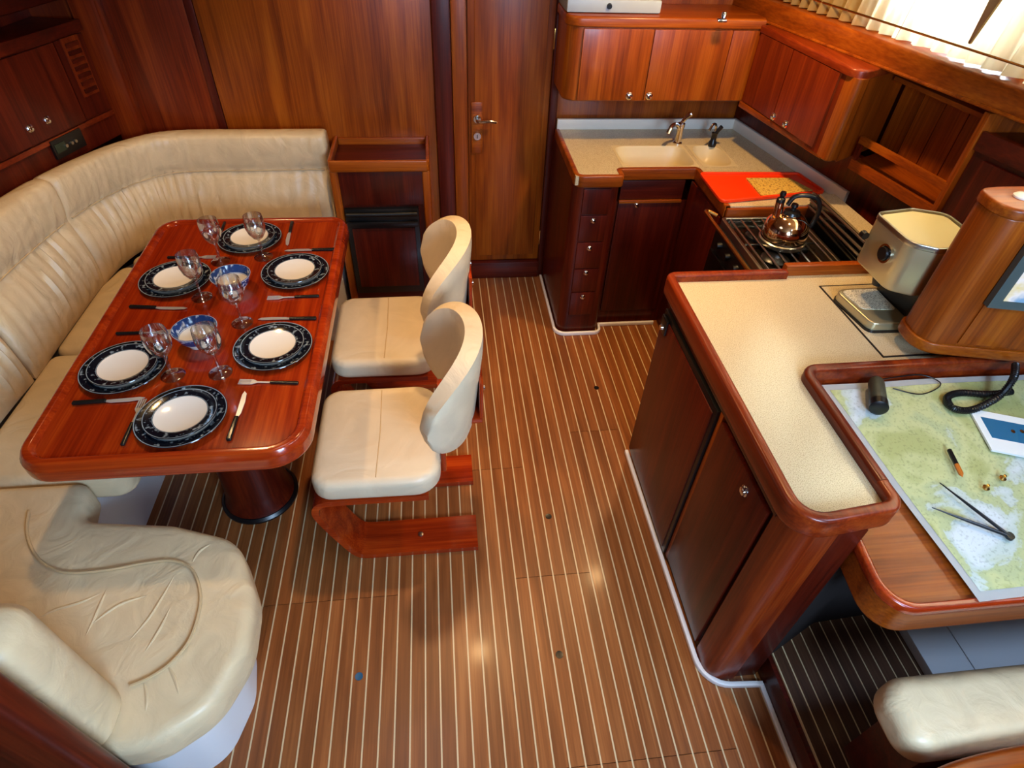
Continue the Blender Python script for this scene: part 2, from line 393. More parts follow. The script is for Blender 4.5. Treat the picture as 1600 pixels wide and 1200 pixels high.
def finish(name, bm, mat, smooth=35):
    bmesh.ops.recalc_face_normals(bm, faces=bm.faces)
    me = bpy.data.meshes.new(name); bm.to_mesh(me); bm.free()
    me.materials.append(MAT[mat] if isinstance(mat, str) else mat)
    if smooth:
        for p in me.polygons: p.use_smooth = True
        me.set_sharp_from_angle(angle=math.radians(smooth))
    return me
def base_of(o):
    v = Vector((0, 0, 0))
    while o: v += Vector(o.location); o = o.parent
    return v
def part(name, bm, mat, parent, label=None, smooth=35, local=False, kind=None):
    me = finish(name, bm, mat, smooth)
    if not local: me.transform(Matrix.Translation(-base_of(parent)))
    o = bpy.data.objects.new(name, me); COL.objects.link(o); o.parent = parent
    if label: o['label'] = label
    if kind: o['kind'] = kind
    return o
def thing(name, label, cat, loc=(0, 0, 0), group=None, rz=0):
    o = bpy.data.objects.new(name, None); COL.objects.link(o); o.location = loc; o.rotation_euler = (0, 0, rz)
    o.empty_display_size = 0.05
    o['label'] = label; o['category'] = cat
    if group: o['group'] = group
    return o
def single(name, bm, mat, label, cat, group=None, smooth=35, kind=None):
    me = finish(name, bm, mat, smooth)
    xs = [v.co for v in me.vertices]
    c = Vector(((min(v.x for v in xs) + max(v.x for v in xs)) / 2, (min(v.y for v in xs) + max(v.y for v in xs)) / 2, min(v.z for v in xs)))
    me.transform(Matrix.Translation(-c))
    o = bpy.data.objects.new(name, me); COL.objects.link(o); o.location = c
    if label: o['label'] = label
    if cat: o['category'] = cat
    if group: o['group'] = group
    if kind: o['kind'] = kind
    return o
def struct(name, bm, mat, label=None, smooth=35):
    return single(name, bm, mat, label, None, None, smooth, 'structure')
def copy_tree(o, parent=None):
    c = o.copy(); COL.objects.link(c); c.parent = parent
    for ch in list(o.children): copy_tree(ch, c)
    return c

# hinge-ring knob used on all lockers: rosette + ring
def knob(parent, p, n, r=0.011, mat='chrome'):
    r = r * 1.25
    """push-button ring knob at point p, facing direction n"""
    n = Vector(n).normalized(); bm = bmesh.new(); q = n.to_track_quat('Z', 'Y').to_matrix().to_4x4()
    lathe([(0, 0), (r * 1.05, 0), (r * 1.05, .003), (r * .8, .006), (r * .75, .010), (r * .45, .012), (0, .012)], 16, bm)
    bm.transform(Matrix.Translation(p) @ q)
    return part('knob', bm, mat, parent, label='round chrome push knob')

# ------------------------------------------------------------------ room shell
YB = 3.187
def wx(y): return 1.83 + (YB - y) * 0.19            # starboard hull side
def lx(y): return 1.55 + (YB - y) * 0.24            # ledge fascia under the windows
def px_(y): return -1.60 - (YB - y) * 0.17           # port hull side
fl = struct('floor', B(-2.6, 2.8, -1.2, 3.3, -0.08, -0.008), 'dark', 'dark floor bed beneath the striped teak planking')
cuts = {}
for a, b_, y in ((0, 20, .497), (7, 13, 1.128), (4, 9, 1.655), (14, 19, 1.845), (-12, -2, 1.10)):
    for k in range(a, b_): cuts.setdefault(k, []).append(y)
pm = {}
def plank(x0, w, y0, y1, z, parent, mat, name):
    key = (round(w, 4), round(y0, 3), round(y1, 3), mat)
    if key not in pm:
        pm[key] = finish(name, B(0, w, 0, y1 - y0, -0.008, 0), mat, 0)
    o = bpy.data.objects.new(name, pm[key]); COL.objects.link(o); o.parent = parent
    o.location = Vector((x0, y0, z)) - base_of(parent)
for k in range(-31, 29):
    ys = [-1.15] + sorted(cuts.get(k, [])) + [3.18]
    for a, b_ in zip(ys, ys[1:]): plank(k * S + .0028, S - .0056, a + .001, b_ - .001, 0, fl, 'teak', 'plank')
    plank(k * S - .0025, .005, -1.15, 3.18, -.0006, fl, 'holly', 'inlay_strip')
# raised nav-station floor behind a dark riser
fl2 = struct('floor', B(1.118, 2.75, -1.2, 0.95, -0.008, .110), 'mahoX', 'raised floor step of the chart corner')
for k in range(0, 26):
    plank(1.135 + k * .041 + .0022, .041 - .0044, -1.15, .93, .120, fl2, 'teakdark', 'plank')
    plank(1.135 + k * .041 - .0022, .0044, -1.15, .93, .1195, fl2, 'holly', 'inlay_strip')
struct('trim_1', sweep([(1.110, .672), (1.110, -1.15)], rprof(-.008, .008, 0, .014, .004)), 'kick', 'white strip edging the raised floor step')
# forward bulkhead
wf = struct('wall_forward', B(-2.6, 2.8, YB + .012, YB + .08, -.08, CEIL), 'cherryZ', 'varnished forward bulkhead of the saloon')
part('bulkhead_panel', B(-1.60, -.955, YB, YB + .012, .0, CEIL, b=.002), 'redZ', wf)  # same cherry bulkhead; the darker red wood stands in for shade here
part('bulkhead_panel', B(-.915, .118, YB, YB + .012, .0, CEIL, b=.002), 'cherryZ', wf)
part('bulkhead_batten', B(-.953, -.917, YB - .006, YB + .012, .0, CEIL, b=.003), 'mahoZ', wf)
part('bulkhead_panel', B(.72, 2.1, YB, YB + .012, .0, CEIL, b=.002), 'cherryZ', wf)
part('door_post', B(.120, .206, YB - .03, YB + .012, .0, CEIL, b=.008), 'mahoZ', wf)
part('corner_post', B(-1.405, -1.295, YB - .06, YB + .012, .84, CEIL, b=.012), 'redZ', wf)
# walls, ceiling
def wall(name, f, y0, y1, segs, label, mat, side):
    bm = bmesh.new()
    for a, b_, z0, z1 in segs: hexa(bm, (f(a), a), (f(b_), b_), z0, z1, .05, side)
    return struct(name, bm, mat, label)
WZ0, WZ1 = 1.55, 2.20
ws = wall('wall_starboard', wx, 0, 0, [(-1.2, YB + .05, -.08, WZ0), (-1.2, YB + .05, WZ1, CEIL), (2.46, YB + .05, WZ0, WZ1), (1.86, 1.98, WZ0, WZ1), (-1.2, .35, WZ0, WZ1)], 'starboard hull side with long windows', 'mahoZ', -1)
wp = wall('wall_port', px_, 0, 0, [(-1.2, YB + .05, -.08, CEIL)], 'port hull side behind the settee', 'mahoZ', 1)
struct('wall_aft', B(-2.7, 2.9, -1.25, -1.2, -.08, CEIL), 'cherryX', 'aft bulkhead of the saloon')
struct('ceiling', B(-2.7, 2.9, -1.25, 3.3, CEIL, CEIL + .04), 'headliner', 'brown headliner of the saloon, darkened to limit bounced light')

def window(i, f, side, y0, y1):
    bm = bmesh.new(); off = .01 * side
    for z in (WZ0, WZ1 - .03): hexa(bm, (f(y0), y0), (f(y1), y1), z, z + .03, .03, -side)
    for y in (y0, y1 - .03): hexa(bm, (f(y), y), (f(y + .03), y + .03), WZ0, WZ1, .03, -side)
    w = struct('window_%d' % i, bm, 'mahoY', 'framed hull window')
    part('pane', hexa(bmesh.new(), (f(y0) , y0), (f(y1), y1), WZ0, WZ1, .005, -side), 'pane', w)
window(1, wx, 1, 1.98, 2.46); window(2, wx, 1, .35, 1.86)

# ------------------------------------------------------------------ door
dr = struct('door_1', B(.284, .700, YB - .002, YB + .03, .115, 2.08, b=.004), 'cherryZ', 'narrow varnished cabin door with chrome lever handle')
part('door_inset', B(.318, .668, YB - .006, YB, .15, 2.04, b=.003), 'cherryZ', dr)
hp = part('handle_plate', B(.300, .357, YB - .011, YB - .003, .775, 1.035, b=.004), 'cherryX', dr, label='pale wood plate under the lever handle')
for z in (.955, .868): part('rosette', lathe([(0, -.006), (.019, -.006), (.021, 0), (.021, .006), (0, .006)], 24, c=(.330, YB - .014, z), axis='Y'), 'chrome', hp)
part('lever', tube(catmull([(.330, YB - .016, .955), (.330, YB - .05, .955), (.350, YB - .058, .955), (.39, YB - .056, .957), (.425, YB - .05, .950)], 5), .008, 10), 'chrome', hp)
part('keyhole', B(.328, .332, YB - .022, YB - .018, .858, .878), 'black', hp)
for z in (1.28, .22): part('hinge', B(.698, .712, YB - .012, YB, z, z + .09, b=.003), 'brass', dr)
struct('trim_2', B(.208, .281, YB - .018, YB + .03, .0, 2.12, b=.006), 'cherryZ', 'upright jamb at the handle side of the cabin door')
struct('trim_3', B(.703, .742, YB - .018, YB + .03, .0, 2.12, b=.006), 'mahoZ', 'upright jamb at the hinge side of the cabin door')
struct('trim_4', B(.281, .703, YB - .03, YB + .03, .0, .112, b=.006), 'mahoX', 'dark threshold under the cabin door')

# ------------------------------------------------------------------ locker with bin fridge by the door
lk = thing('sideboard_locker', 'upright wooden locker with sunken tray top between settee and cabin door', 'locker', (-.165, 2.87, 0))
LX0, LX1, LY = -.405, .078, 2.872
bm = B(LX0 + .012, LX1 - .012, LY + .014, YB, 0, .80)
part('carcass', bm, 'mahoZ', lk)
for a in (LX0, LX1 - .040): part('corner_post', B(a, a + .040, LY, LY + .05, 0, .815, b=.012, seg=3), 'cherryZ', lk)
part('side_panel', B(LX1 - .012, LX1 - .004, LY + .05, YB, 0, .815, b=.002), 'cherryZ', lk)
part('top_panel', B(LX0 + .03, LX1 - .03, LY + .008, LY + .016, .636, .815, b=.002), 'mahoZ', lk)
part('tray_bottom', B(LX0 + .012, LX1 - .012, LY + .01, YB, .80, .830), 'mahoX', lk)
part('tray_rail', sweep(rounded([(LX0, YB - .001, 0), (LX0, LY - .004, .02), (LX1, LY - .004, .02), (LX1, YB - .001, 0)], 4), rprof(0, .018, .812, .868, .006)), 'cherryX', lk)
part('tray_back', B(LX0 + .02, LX1 - .02, YB - .02, YB - .001, .815, .862, b=.004), 'cherryX', lk)
part('finger_pull', lathe([(0, .008), (.020, .006), (.026, 0), (0, 0)], 20, c=(-.165, LY + .03, .830)), 'cherryX', lk)
fr = part('fridge_door', B(-.36, .010, LY - .012, LY + .016, .12, .625, b=.006), 'black', lk, label='black framed fridge door with wood panel')
part('door_panel', B(-.335, -.015, LY - .017, LY - .008, .165, .520, b=.003), 'mahoZ', fr)
part('grip_bar', tube([(-.352, LY - .022, .600), (.002, LY - .022, .600)], .012, 12), 'black', fr)
part('grip_lip', B(-.355, .005, LY - .028, LY - .01, .530, .562, b=.006), 'black', fr)
part('plinth', B(LX0 + .02, LX1 - .02, LY + .006, LY + .02, 0, .115), 'mahoX', lk)

# ------------------------------------------------------------------ settee
st = thing('corner_settee', 'long cream leather corner settee curving round the dining table', 'settee', (-1.3, 2.0, 0))
Bc = [(-1.50, .60), (-1.48, 1.2), (-1.472, 1.64), (-1.453, 1.9), (-1.45, 2.2), (-1.44, 2.5), (-1.40, 2.74), (-1.30, 2.92), (-1.15, 3.0), (-.75, 3.01), (-.425, 3.02)]
Tc = [(-1.66, .60), (-1.65, 1.2), (-1.63, 1.7), (-1.60, 2.0), (-1.57, 2.28), (-1.51, 2.55), (-1.42, 2.77), (-1.30, 2.955), (-1.133, 3.063), (-.753, 3.075), (-.425, 3.08)]
def back_cushion(i0, i1, name):
    per = 22
    bb = catmull(Bc, per); tt = catmull(Tc, per)
    lo, hi = i0 * per, i1 * per
    idx = list(range(int(lo), int(hi) + 1)); nn = len(idx)
    # profile: (fraction bottom->crest, offset into the room, z)
    prof = []
    for k in range(13):
        t = k / 12; prof.append((t * .60, .034 * math.sin(PI * min(1, t * 1.02)) ** .7 if 0 < t < 1 else 0.0, .445 + t * .305, 1.0 if t > .1 else 0))
    for k in range(1, 12):
        t = k / 11; a = t * PI
        prof.append((.60 + .40 * min(1, t * 1.1), .040 * math.sin(min(PI, t * PI * .95)) ** .6 - .035 * max(0, t - .75) / .25, .75 + .185 * math.sin(min(PI / 2, t * PI / 2 * 1.06)), .4))
    prof += [(1.0, -.05, .925, 0), (1.0, -.066, .88, 0), (1.0, -.068, .6, 0), (.6, -.068, .445, 0)]
    bm = bmesh.new(); rows = []
    for c, i in enumerate(idx):
        a = bb[i]; t_ = tt[i]; nb = bb[min(i + 1, len(bb) - 1)] - bb[max(i - 1, 0)]
        nrm = Vector((nb.y, -nb.x)).normalized()      # into the room
        edge = min(c, nn - 1 - c) / (per * .12); taper = 1 if edge >= 1 else math.sqrt(max(0, 1 - (1 - edge) ** 2))
        s = i / per
        row = []
        for f, off, z, wr in prof:
            p = a.lerp(t_, f)
            w = wr * (.0032 * math.sin(s * 41 + 1.5 * math.sin(z * 9 + s * 3)) + .0026 * math.sin(s * 67 + z * 11) + .0022 * math.sin(s * 23 - z * 17)) * (0.5 + 0.9 * abs(math.sin(s * 1.7 + .4)))
            p = p + nrm * ((off + w) * (.35 + .65 * taper) if off > 0 else off + w)
            row.append(bm.verts.new((p.x, p.y, z - (1 - taper) * .010 * (1 if z > .85 else 0))))
        rows.append(row)
    m = len(prof)
    for r0, r1 in zip(rows, rows[1:]):
        for j in range(m): bm.faces.new((r0[j - 1], r0[j], r1[j], r1[j - 1]))
    bm.faces.new(rows[0]); bm.faces.new(rows[-1][::-1])
    c = part(name, bm, 'leather', st, smooth=60)
    pth = []
    for i in idx[2:-2]:
        a = bb[i].lerp(tt[i], .60); nb = bb[min(i + 1, len(bb) - 1)] - bb[max(i - 1, 0)]
        nrm = Vector((nb.y, -nb.x)).normalized(); q = a + nrm * .004; pth.append((q.x, q.y, .751))
    part('piping', tube(pth, .0035, 6), 'pipe', c)
back_cushion(0, 2.9, 'back_cushion'); back_cushion(2.92, 5.1, 'back_cushion'); back_cushion(5.12, 10, 'back_cushion')
SZ = .455
def seat(poly, name='seat_cushion', mat='leather', crown=.008):
    return part(name, slab(poly, .335, SZ, r=.035, rb=.02, n=5, crown=crown), mat, st, smooth=60)
seat(rounded([(-1.475, 1.36, .045), (-.965, 1.36, .06), (-.965, 2.02, .045), (-1.46, 2.02, .045)]))
seat(rounded([(-1.46, 2.026, .045), (-.965, 2.026, .045), (-.965, 2.42, .06), (-1.10, 2.52, .06), (-1.41, 2.70, .05), (-1.455, 2.5, .1)]))
seat(rounded([(-1.40, 2.715, .04), (-1.085, 2.53, .06), (-.96, 2.50, .06), (-.43, 2.50, .05), (-.43, 3.02, .05), (-1.15, 3.01, .05), (-1.30, 2.92, .05)]))
pouf = [(-1.49, .53, .05), (-1.475, 1.352, .05), (-1.06, 1.352, .05), (-1.03, 1.20, .06), (-.744, 1.162, .2), (-.54, 1.09, .16), (-.452, .90, .2), (-.442, .74, .2), (-.50, .60, .16), (-.62, .525, .14), (-.75, .522, .05)]
pf = seat(rounded(pouf, 8), 'round_end_cushion')
pip = [pz(u, v, SZ + .006) for u, v in ((45, 800), (42, 830), (52, 862), (75, 885), (110, 895), (170, 890), (225, 880), (268, 876), (298, 888), (312, 920), (311, 955), (296, 1000), (268, 1035), (235, 1058), (203, 1072))]
part('piping', tube(catmull(pip, 5), .0045, 6), 'pipe', pf)
for ln in ([(50, 972), (85, 954), (125, 942), (162, 925)], [(133, 996), (148, 966), (160, 938), (167, 921)], [(140, 978), (186, 946), (232, 930)], [(200, 1004), (233, 966), (254, 933), (274, 897)], [(226, 1020), (250, 983), (266, 950)], [(330, 850), (312, 862), (300, 880)], [(262, 1040), (274, 1062), (280, 1086)], [(225, 1066), (230, 1090), (228, 1112)]):
    w_ = catmull([pz(u, v, SZ - .0015) for u, v in ln], 6); m_ = len(w_)
    part('leather_fold', tube(w_, .005, 8, rs=[.0014 + .0038 * math.sin(PI * i / (m_ - 1)) for i in range(m_)]), 'leather', pf)
part('base', slab(rounded([(-1.62, .60, 0), (-1.05, .56, .1), (-.70, .57, .1), (-.58, .62, .12), (-.535, .78, .15), (-.56, .92, .15), (-.66, 1.06, .15), (-.85, 1.10, .1), (-1.09, 1.14, .1), (-1.09, 2.46, .05), (-1.0, 2.60, .05), (-.43, 2.60, 0), (-.43, 3.10, 0), (-1.3, 3.10, 0), (-1.58, 2.7, 0)], 8), 0, .345), 'whitebase', st, smooth=50, label='white moulded plinth under the cushions')
# upright end cushion and the bulkhead it leans on
ec = part('end_cushion', slab(rounded([(-1.50, .520, .055), (-.705, .520, .055), (-.705, .672, .06), (-1.50, .672, .055)]), SZ + .0005, .94, r=.05, rb=.02, n=6), 'leather', st, smooth=60, label='upright cushion at the round end of the settee')
struct('wall_settee_end', slab(rounded([(px_(.5) , .452, 0), (-.672, .452, .02), (-.672, .514, .02), (px_(.5), .514, 0)], 4), 0, 1.12, r=.01), 'mahoZ', 'short wooden partition behind the end cushion of the settee')

struct('wall_light_block', B(-2.5, -1.55, -1.2, .445, -.08, CEIL), 'mahoZ', 'added wall keeping the corner behind the settee partition dark')  # wall added to block daylight from the corner behind the partition

# ------------------------------------------------------------------ port lockers above the settee
pl = thing('port_locker', 'dark wooden wall locker above the settee back with two chrome knobs', 'locker', (-1.6, 2.5, .9))
PA, PB_ = (-1.92, 1.53), (-1.395, 3.125)
def pf_(t): return (PA[0] + (PB_[0] - PA[0]) * t, PA[1] + (PB_[1] - PA[1]) * t)
bm = slab([PA, PB_, (-1.60, 3.18), (px_(1.53), 1.53)], .905, 1.385); part('carcass', bm, 'mahoZ', pl)
nrmP = Vector((PB_[1] - PA[1], -(PB_[0] - PA[0]))).normalized()
bm = bmesh.new(); hexa(bm, PA, PB_, 1.000, 1.020, .007, -1); part('lower_rail', bm, 'redY', pl)
def strip(t0, t1, z0, z1, th, off=0):
    a, b_ = pf_(t0), pf_(t1)
    return hexa(bmesh.new(), (a[0] + nrmP.x * off, a[1] + nrmP.y * off), (b_[0] + nrmP.x * off, b_[1] + nrmP.y * off), z0, z1, th, -1)
def tP(q): return ((q.x - PA[0]) * (PB_[0] - PA[0]) + (q.y - PA[1]) * (PB_[1] - PA[1])) / ((PB_[0] - PA[0]) ** 2 + (PB_[1] - PA[1]) ** 2)
va, vb, vc = pp(128, 152, PA, PB_), pp(150, 140, PA, PB_), pp(91, 60, PA, PB_)
vt0, vt1, vz0, vz1 = tP(va), min(.985, tP(vb)), va.z, vc.z
dA, dB = part('door', strip(.30, vt0 - .025, 1.03, 1.34, .014), 'mahoZ', pl), part('door', strip(vt0 - .02, .995, 1.03, 1.34, .010), 'mahoZ', pl)
part('top_rail', strip(0, 1, 1.35, 1.392, .02), 'mahoY', pl)
for u, v in ((42, 200), (69, 187)):
    q = pp(u, v, PA, PB_); knob(dA, (q.x + nrmP.x * .014, q.y + nrmP.y * .014, q.z), (nrmP.x, nrmP.y, 0), .012)
vn = part('vent_grille', strip(vt0, vt1, vz0, vz1, .006, .010), 'redZ', dB)
for k in range(7):
    part('vent_slat', strip(vt0 + .006, vt1 - .006, vz0 + (vz1 - vz0) * (.06 + k * .13), vz0 + (vz1 - vz0) * (.13 + k * .13), .006, .016), 'mahoY', vn)
q0, q1 = pp(79, 232, PA, PB_), pp(126, 212, PA, PB_)
def tP(q): return ((q.x - PA[0]) * (PB_[0] - PA[0]) + (q.y - PA[1]) * (PB_[1] - PA[1])) / ((PB_[0] - PA[0]) ** 2 + (PB_[1] - PA[1]) ** 2)
rd = thing('wall_radio', 'small black radio panel set in the wood above the settee back', 'radio', tuple(pp(102, 224, PA, PB_)))
ta, tb = tP(q0), tP(q1); zc = pp(102, 224, PA, PB_).z
part('fascia', strip(ta, tb, zc - .040, zc + .036, .012, .001), 'black', rd)
tm = (ta + tb) / 2; mid = pf_(tm)
for dx in (-.02, .012, .035):
    c = Vector((mid[0], mid[1], zc - .003)) + Vector((PB_[0] - PA[0], PB_[1] - PA[1], 0)).normalized() * dx + Vector((nrmP.x, nrmP.y, 0)) * .012
    bm = lathe([(0, 0), (.008, 0), (.007, .008), (0, .008)], 14); bm.transform(Matrix.Translation(c) @ Vector((nrmP.x, nrmP.y, 0)).to_track_quat('Z', 'Y').to_matrix().to_4x4()); part('button', bm, 'steel', rd)
bm = bmesh.new(); part('display', strip(ta + .006, tm - .012, zc - .018, zc + .018, .003, .012), plain('dim_display', srgb(40, 52, 36), .3), rd)
pledge = sweep([(-1.80, 1.6), (-1.52, 2.83), (-1.44, 3.12), (-1.42, 3.18)], rprof(-.002, .10, 1.455, 1.55, .01))
struct('trim_5', pledge, 'mahoY', 'wooden sill along the port hull side')

# ------------------------------------------------------------------ dining table
TZ = .74
tb_ = thing('dining_table', 'glossy red varnished dining table with rounded raised rim on one pedestal', 'table', (-.70, 1.6, 0))
tout = rounded([(-1.085, 1.155, .10), (-.292, 1.155, .12), (-.292, 2.56, .08), (-1.10, 2.56, .10)], 10)
part('table_top', slab(inset(ccw(tout), .034), TZ - .035, TZ), 'glossY', tb_)
part('table_rim', sweep(ccw(tout), rounded([(0, TZ - .062, .016), (.046, TZ - .062, .01), (.043, TZ + .001, .001), (.032, TZ + .013, .008), (.012, TZ + .012, .012), (0, TZ - .01, .012)], 4), closed=True), 'glossX', tb_, smooth=60)
part('pedestal', lathe([(0, 0), (.135, 0), (.14, .012), (.128, .03), (.118, .10), (.112, .40), (.118, .64), (.15, .70), (0, .70)], 40, c=(-.675, 1.60, 0)), 'mahoZ', tb_, smooth=50)
part('floor_flange', lathe([(0, 0), (.150, 0), (.150, .008), (.14, .018), (0, .018)], 40, c=(-.675, 1.60, 0)), 'black', tb_)
part('under_frame', B(-.95, -.40, 1.45, 2.3, TZ - .075, TZ - .036, b=.006), 'mahoY', tb_)

# ------------------------------------------------------------------ chairs
def make_chair():
    t = thing('tub_chair', '', 'chair', group='cream tub chairs at the dining table')
    part('seat', slab(rounded([(-.22, -.235, .07), (.215, -.24, .09), (.215, .24, .09), (-.22, .235, .07)], 8), .372, .462, r=.03, rb=.025, n=5, crown=.006), 'leather2', t, smooth=60, local=True)
    # seam across the seat
    part('seam', tube([(.0, -.21, .4615), (.005, 0, .4615), (.0, .21, .4615)], .0022, 6), 'pipe', t.children[0], local=True)
    bm = bmesh.new(); nu, nv = 36, 14; R, TH = .272, .035; rows = []
    zc, hh = .700, .168
    front, back = {}, {}
    for i in range(nu + 1):
        a = -1.10 + 2.2 * i / nu; s = a / 1.10
        h = hh * max(0.0, 1 - abs(s) ** 2.6) ** .5 + .012
        for j in range(nv + 1):
            w = -1 + 2 * j / nv
            z = zc + h * w + .03 * (1 - s * s) * (w > 0) * w
            e = min(1, (1 - abs(w)) * 3.2 ) ** .5 if abs(w) < 1 else 0
            e2 = min(1, (1 - abs(s)) * 6) ** .5
            th = TH * (.80 + .20 * min(e, 1)) * (.75 + .25 * e2)
            rc = R + (z - zc) * .10
            for d, D in ((-th, front), (th, back)):
                D[i, j] = bm.verts.new((.050 + (rc + d) * math.cos(a), (rc + d) * math.sin(a), z))
    for i in range(nu):
        for j in range(nv):
            bm.faces.new((front[i, j], front[i, j + 1], front[i + 1, j + 1], front[i + 1, j]))
            bm.faces.new((back[i, j], back[i + 1, j], back[i + 1, j + 1], back[i, j + 1]))
    for i in range(nu):
        for j in (0, nv): bm.faces.new((front[i, j], front[i + 1, j], back[i + 1, j], back[i, j]))
    for j in range(nv):
        for i in (0, nu): bm.faces.new((front[i, j], front[i, j + 1], back[i, j + 1], back[i, j]))
    part('backrest', bm, 'leather2', t, smooth=50, local=True)
    for s in (-1, 1):
        y0, y1 = sorted((s * .085, s * .232))
        path = catmull([(.34, .012), (.1, .012), (-.06, .012), (-.115, .03), (-.16, .12), (-.21, .25), (-.222, .31), (-.20, .350), (-.14, .358), (.0, .358), (.17, .358)], 5)
        bm = bmesh.new(); ra = []
        for k, p in enumerate(path):
            q = path[min(k + 1, len(path) - 1)] - path[max(k - 1, 0)]; n = Vector((-q.y, q.x)).normalized() * .012
            ra.append([bm.verts.new((p.x + g * n.x, y, p.y + g * n.y)) for y, g in ((y0, 1), (y1, 1), (y1, -1), (y0, -1))])
        for a, b_ in zip(ra, ra[1:]):
            for j in range(4): bm.faces.new((a[j - 1], a[j], b_[j], b_[j - 1]))
        bm.faces.new(ra[0]); bm.faces.new(ra[-1])
        lg = part('cantilever_leg', bm, 'glossX', t, local=True, smooth=40)
        part('bolt', lathe([(0, .0), (.010, .0), (.010, .004), (.006, .006), (0, .006)], 14, c=(.12, (y0 + y1) / 2, .0245)), 'steel', lg, local=True)
    sp = part('back_support', slab(rounded([(.215, -.11, .006), (.235, -.11, .006), (.235, .11, .006), (.215, .11, .006)], 3), .345, .60), 'glossZ', t, local=True)
    part('back_plate', B(.354, .368, -.10, .10, .60, .76, b=.006), 'glossZ', t, local=True)
    part('back_bracket', B(.220, .366, -.10, .10, .578, .602, b=.005), 'glossY', t, local=True)
    for y in (-.08, .08): part('bolt', lathe([(0, 0), (.011, 0), (.009, .008), (0, .008)], 14, c=(.366, y * .9, .72), axis='X'), 'chrome', t.children[-2] if False else sp, local=True)
    return t
ch = make_chair(); ch.location = (-.135, 1.492, 0); ch['label'] = 'cream leather tub chair on curved wooden legs, next to the round settee end'
c2 = copy_tree(ch); c2.location = (-.135, 2.105, 0); c2['label'] = 'cream leather tub chair beside the black framed fridge locker'

# ------------------------------------------------------------------ tableware
def make_plate(name, r, rw, h, mat):
    bm = lathe([(0, .004), (rw * .75, .004), (rw * .97, .006), (rw * 1.0, .008), (r * .95, h - .002), (r, h), (r * .99, h + .002), (r * .94, h + .001), (rw * .98, .011), (rw * .9, .008), (0, .008)], 56)
    return bm
spots = [('p1', 393, 372, 'at the table end by the bulkhead'), ('p2', 277, 436, 'on the settee side near the bulkhead'), ('p3', 464, 424, 'before the chair by the fridge locker'),
         ('p4', 430, 541, 'before the chair near the round seat'), ('p5', 197, 574, 'on the settee side near the round seat'), ('p6', 287, 650, 'at the table end over the pedestal')]
pm1 = finish('dinner_plate', make_plate('d', .129, .091, .016, 'plate'), 'plate', 60)
pm2 = finish('side_plate', make_plate('s', .104, .072, .014, 'plate2'), 'plate2', 60)
for n_, u, v, wh in spots:
    c = pz(u, v, TZ + .012); c.x -= .006
    for nm, me, z, lb, gr in (('dinner_plate', pm1, TZ + .0003, 'large dark rimmed dinner plate ', 'large place-setting plates'), ('side_plate', pm2, TZ + .0115, 'smaller white centred plate with dark rim, ', 'smaller plates on top')):
        o = bpy.data.objects.new(nm, me); COL.objects.link(o); o.location = (c.x, c.y, z); o.rotation_euler = (0, 0, random.random() * 6)
        o['label'] = lb + wh; o['category'] = 'plate'; o['group'] = gr
bme = finish('bowl', lathe([(0, .006), (.024, .006), (.026, 0), (.032, 0), (.034, .006), (.052, .028), (.063, .055), (.064, .058), (.061, .058), (.050, .031), (.030, .011), (0, .010)], 40), 'bowl', 60)
bme.transform(Matrix.Scale(1.13, 4))
for u, v, wh in ((367, 452, 'nearer the bulkhead end of the table'), (313, 536, 'nearer the pedestal end of the table')):
    c = pz(u, v, TZ); o = bpy.data.objects.new('bowl', bme); COL.objects.link(o); o.location = (c.x, c.y, TZ + .0003)
    o['label'] = 'small blue and white china bowl, ' + wh; o['category'] = 'bowl'; o['group'] = 'china bowls'
gp = [(0, .002), (.030, .0025), (.036, .0), (.037, .002), (.030, .005), (.010, .009), (.0045, .016), (.004, .075), (.006, .082), (.020, .092), (.034, .115), (.039, .140), (.037, .172), (.035, .185), (.0345, .185), (.036, .170), (.0375, .140), (.033, .118), (.019, .096), (0, .089)]
gme = finish('wine_glass', lathe(gp, 40), 'glass', 60)
glass_w = ['beside the plate at the bulkhead end, on the settee side', 'beside the plate at the bulkhead end, on the chair side', 'at the settee place nearer the bulkhead', 'between the two bowls and the chair side plates', 'at the settee place nearer the round seat', 'between the nearer bowl and the pedestal end plate']
for (u, v), wh in zip(((345, 409), (412, 402), (316, 465), (379, 505), (271, 587), (345, 583)), glass_w):
    c = pz(u, v, TZ); o = bpy.data.objects.new('wine_glass', gme); COL.objects.link(o); o.location = (c.x, c.y, TZ + .0003)
    o['label'] = 'clear stemmed wine glass ' + wh; o['category'] = 'glass'; o['group'] = 'wine glasses on the table'
def flat(bm, outline, z0, z1):
    return slab(outline, z0, z1, bm=bm)
def knife_parts():
    h = slab(rounded([(0, -.007, .004), (.095, -.006, .002), (.095, .006, .002), (0, .008, .004)], 3), .0, .010, r=.003, rb=.003)
    b_ = slab([(.093, -.004), (.11, -.009), (.16, -.010), (.195, -.006), (.205, .002), (.19, .006), (.093, .004)], .003, .0048)
    return h, b_
def fork_parts():
    h = slab(rounded([(0, -.006, .004), (.09, -.005, .002), (.09, .005, .002), (0, .006, .004)], 3), 0, .009, r=.003, rb=.003)
    b_ = slab([(.088, -.003), (.13, -.003), (.145, -.011), (.150, -.011), (.150, .011), (.145, .011), (.13, .003), (.088, .003)], .003, .005)
    for k in range(4): box(b_, .149, .188, -.011 + k * .0063, -.0075 + k * .0063, .003, .005)
    return h, b_
proto = {}
for kn, fn in (('knife', knife_parts), ('fork', fork_parts)):
    h, b_ = fn(); proto[kn] = (finish('handle', h, 'handle', 40), finish('blade' if kn == 'knife' else 'tines', b_, 'cutlery', 30))
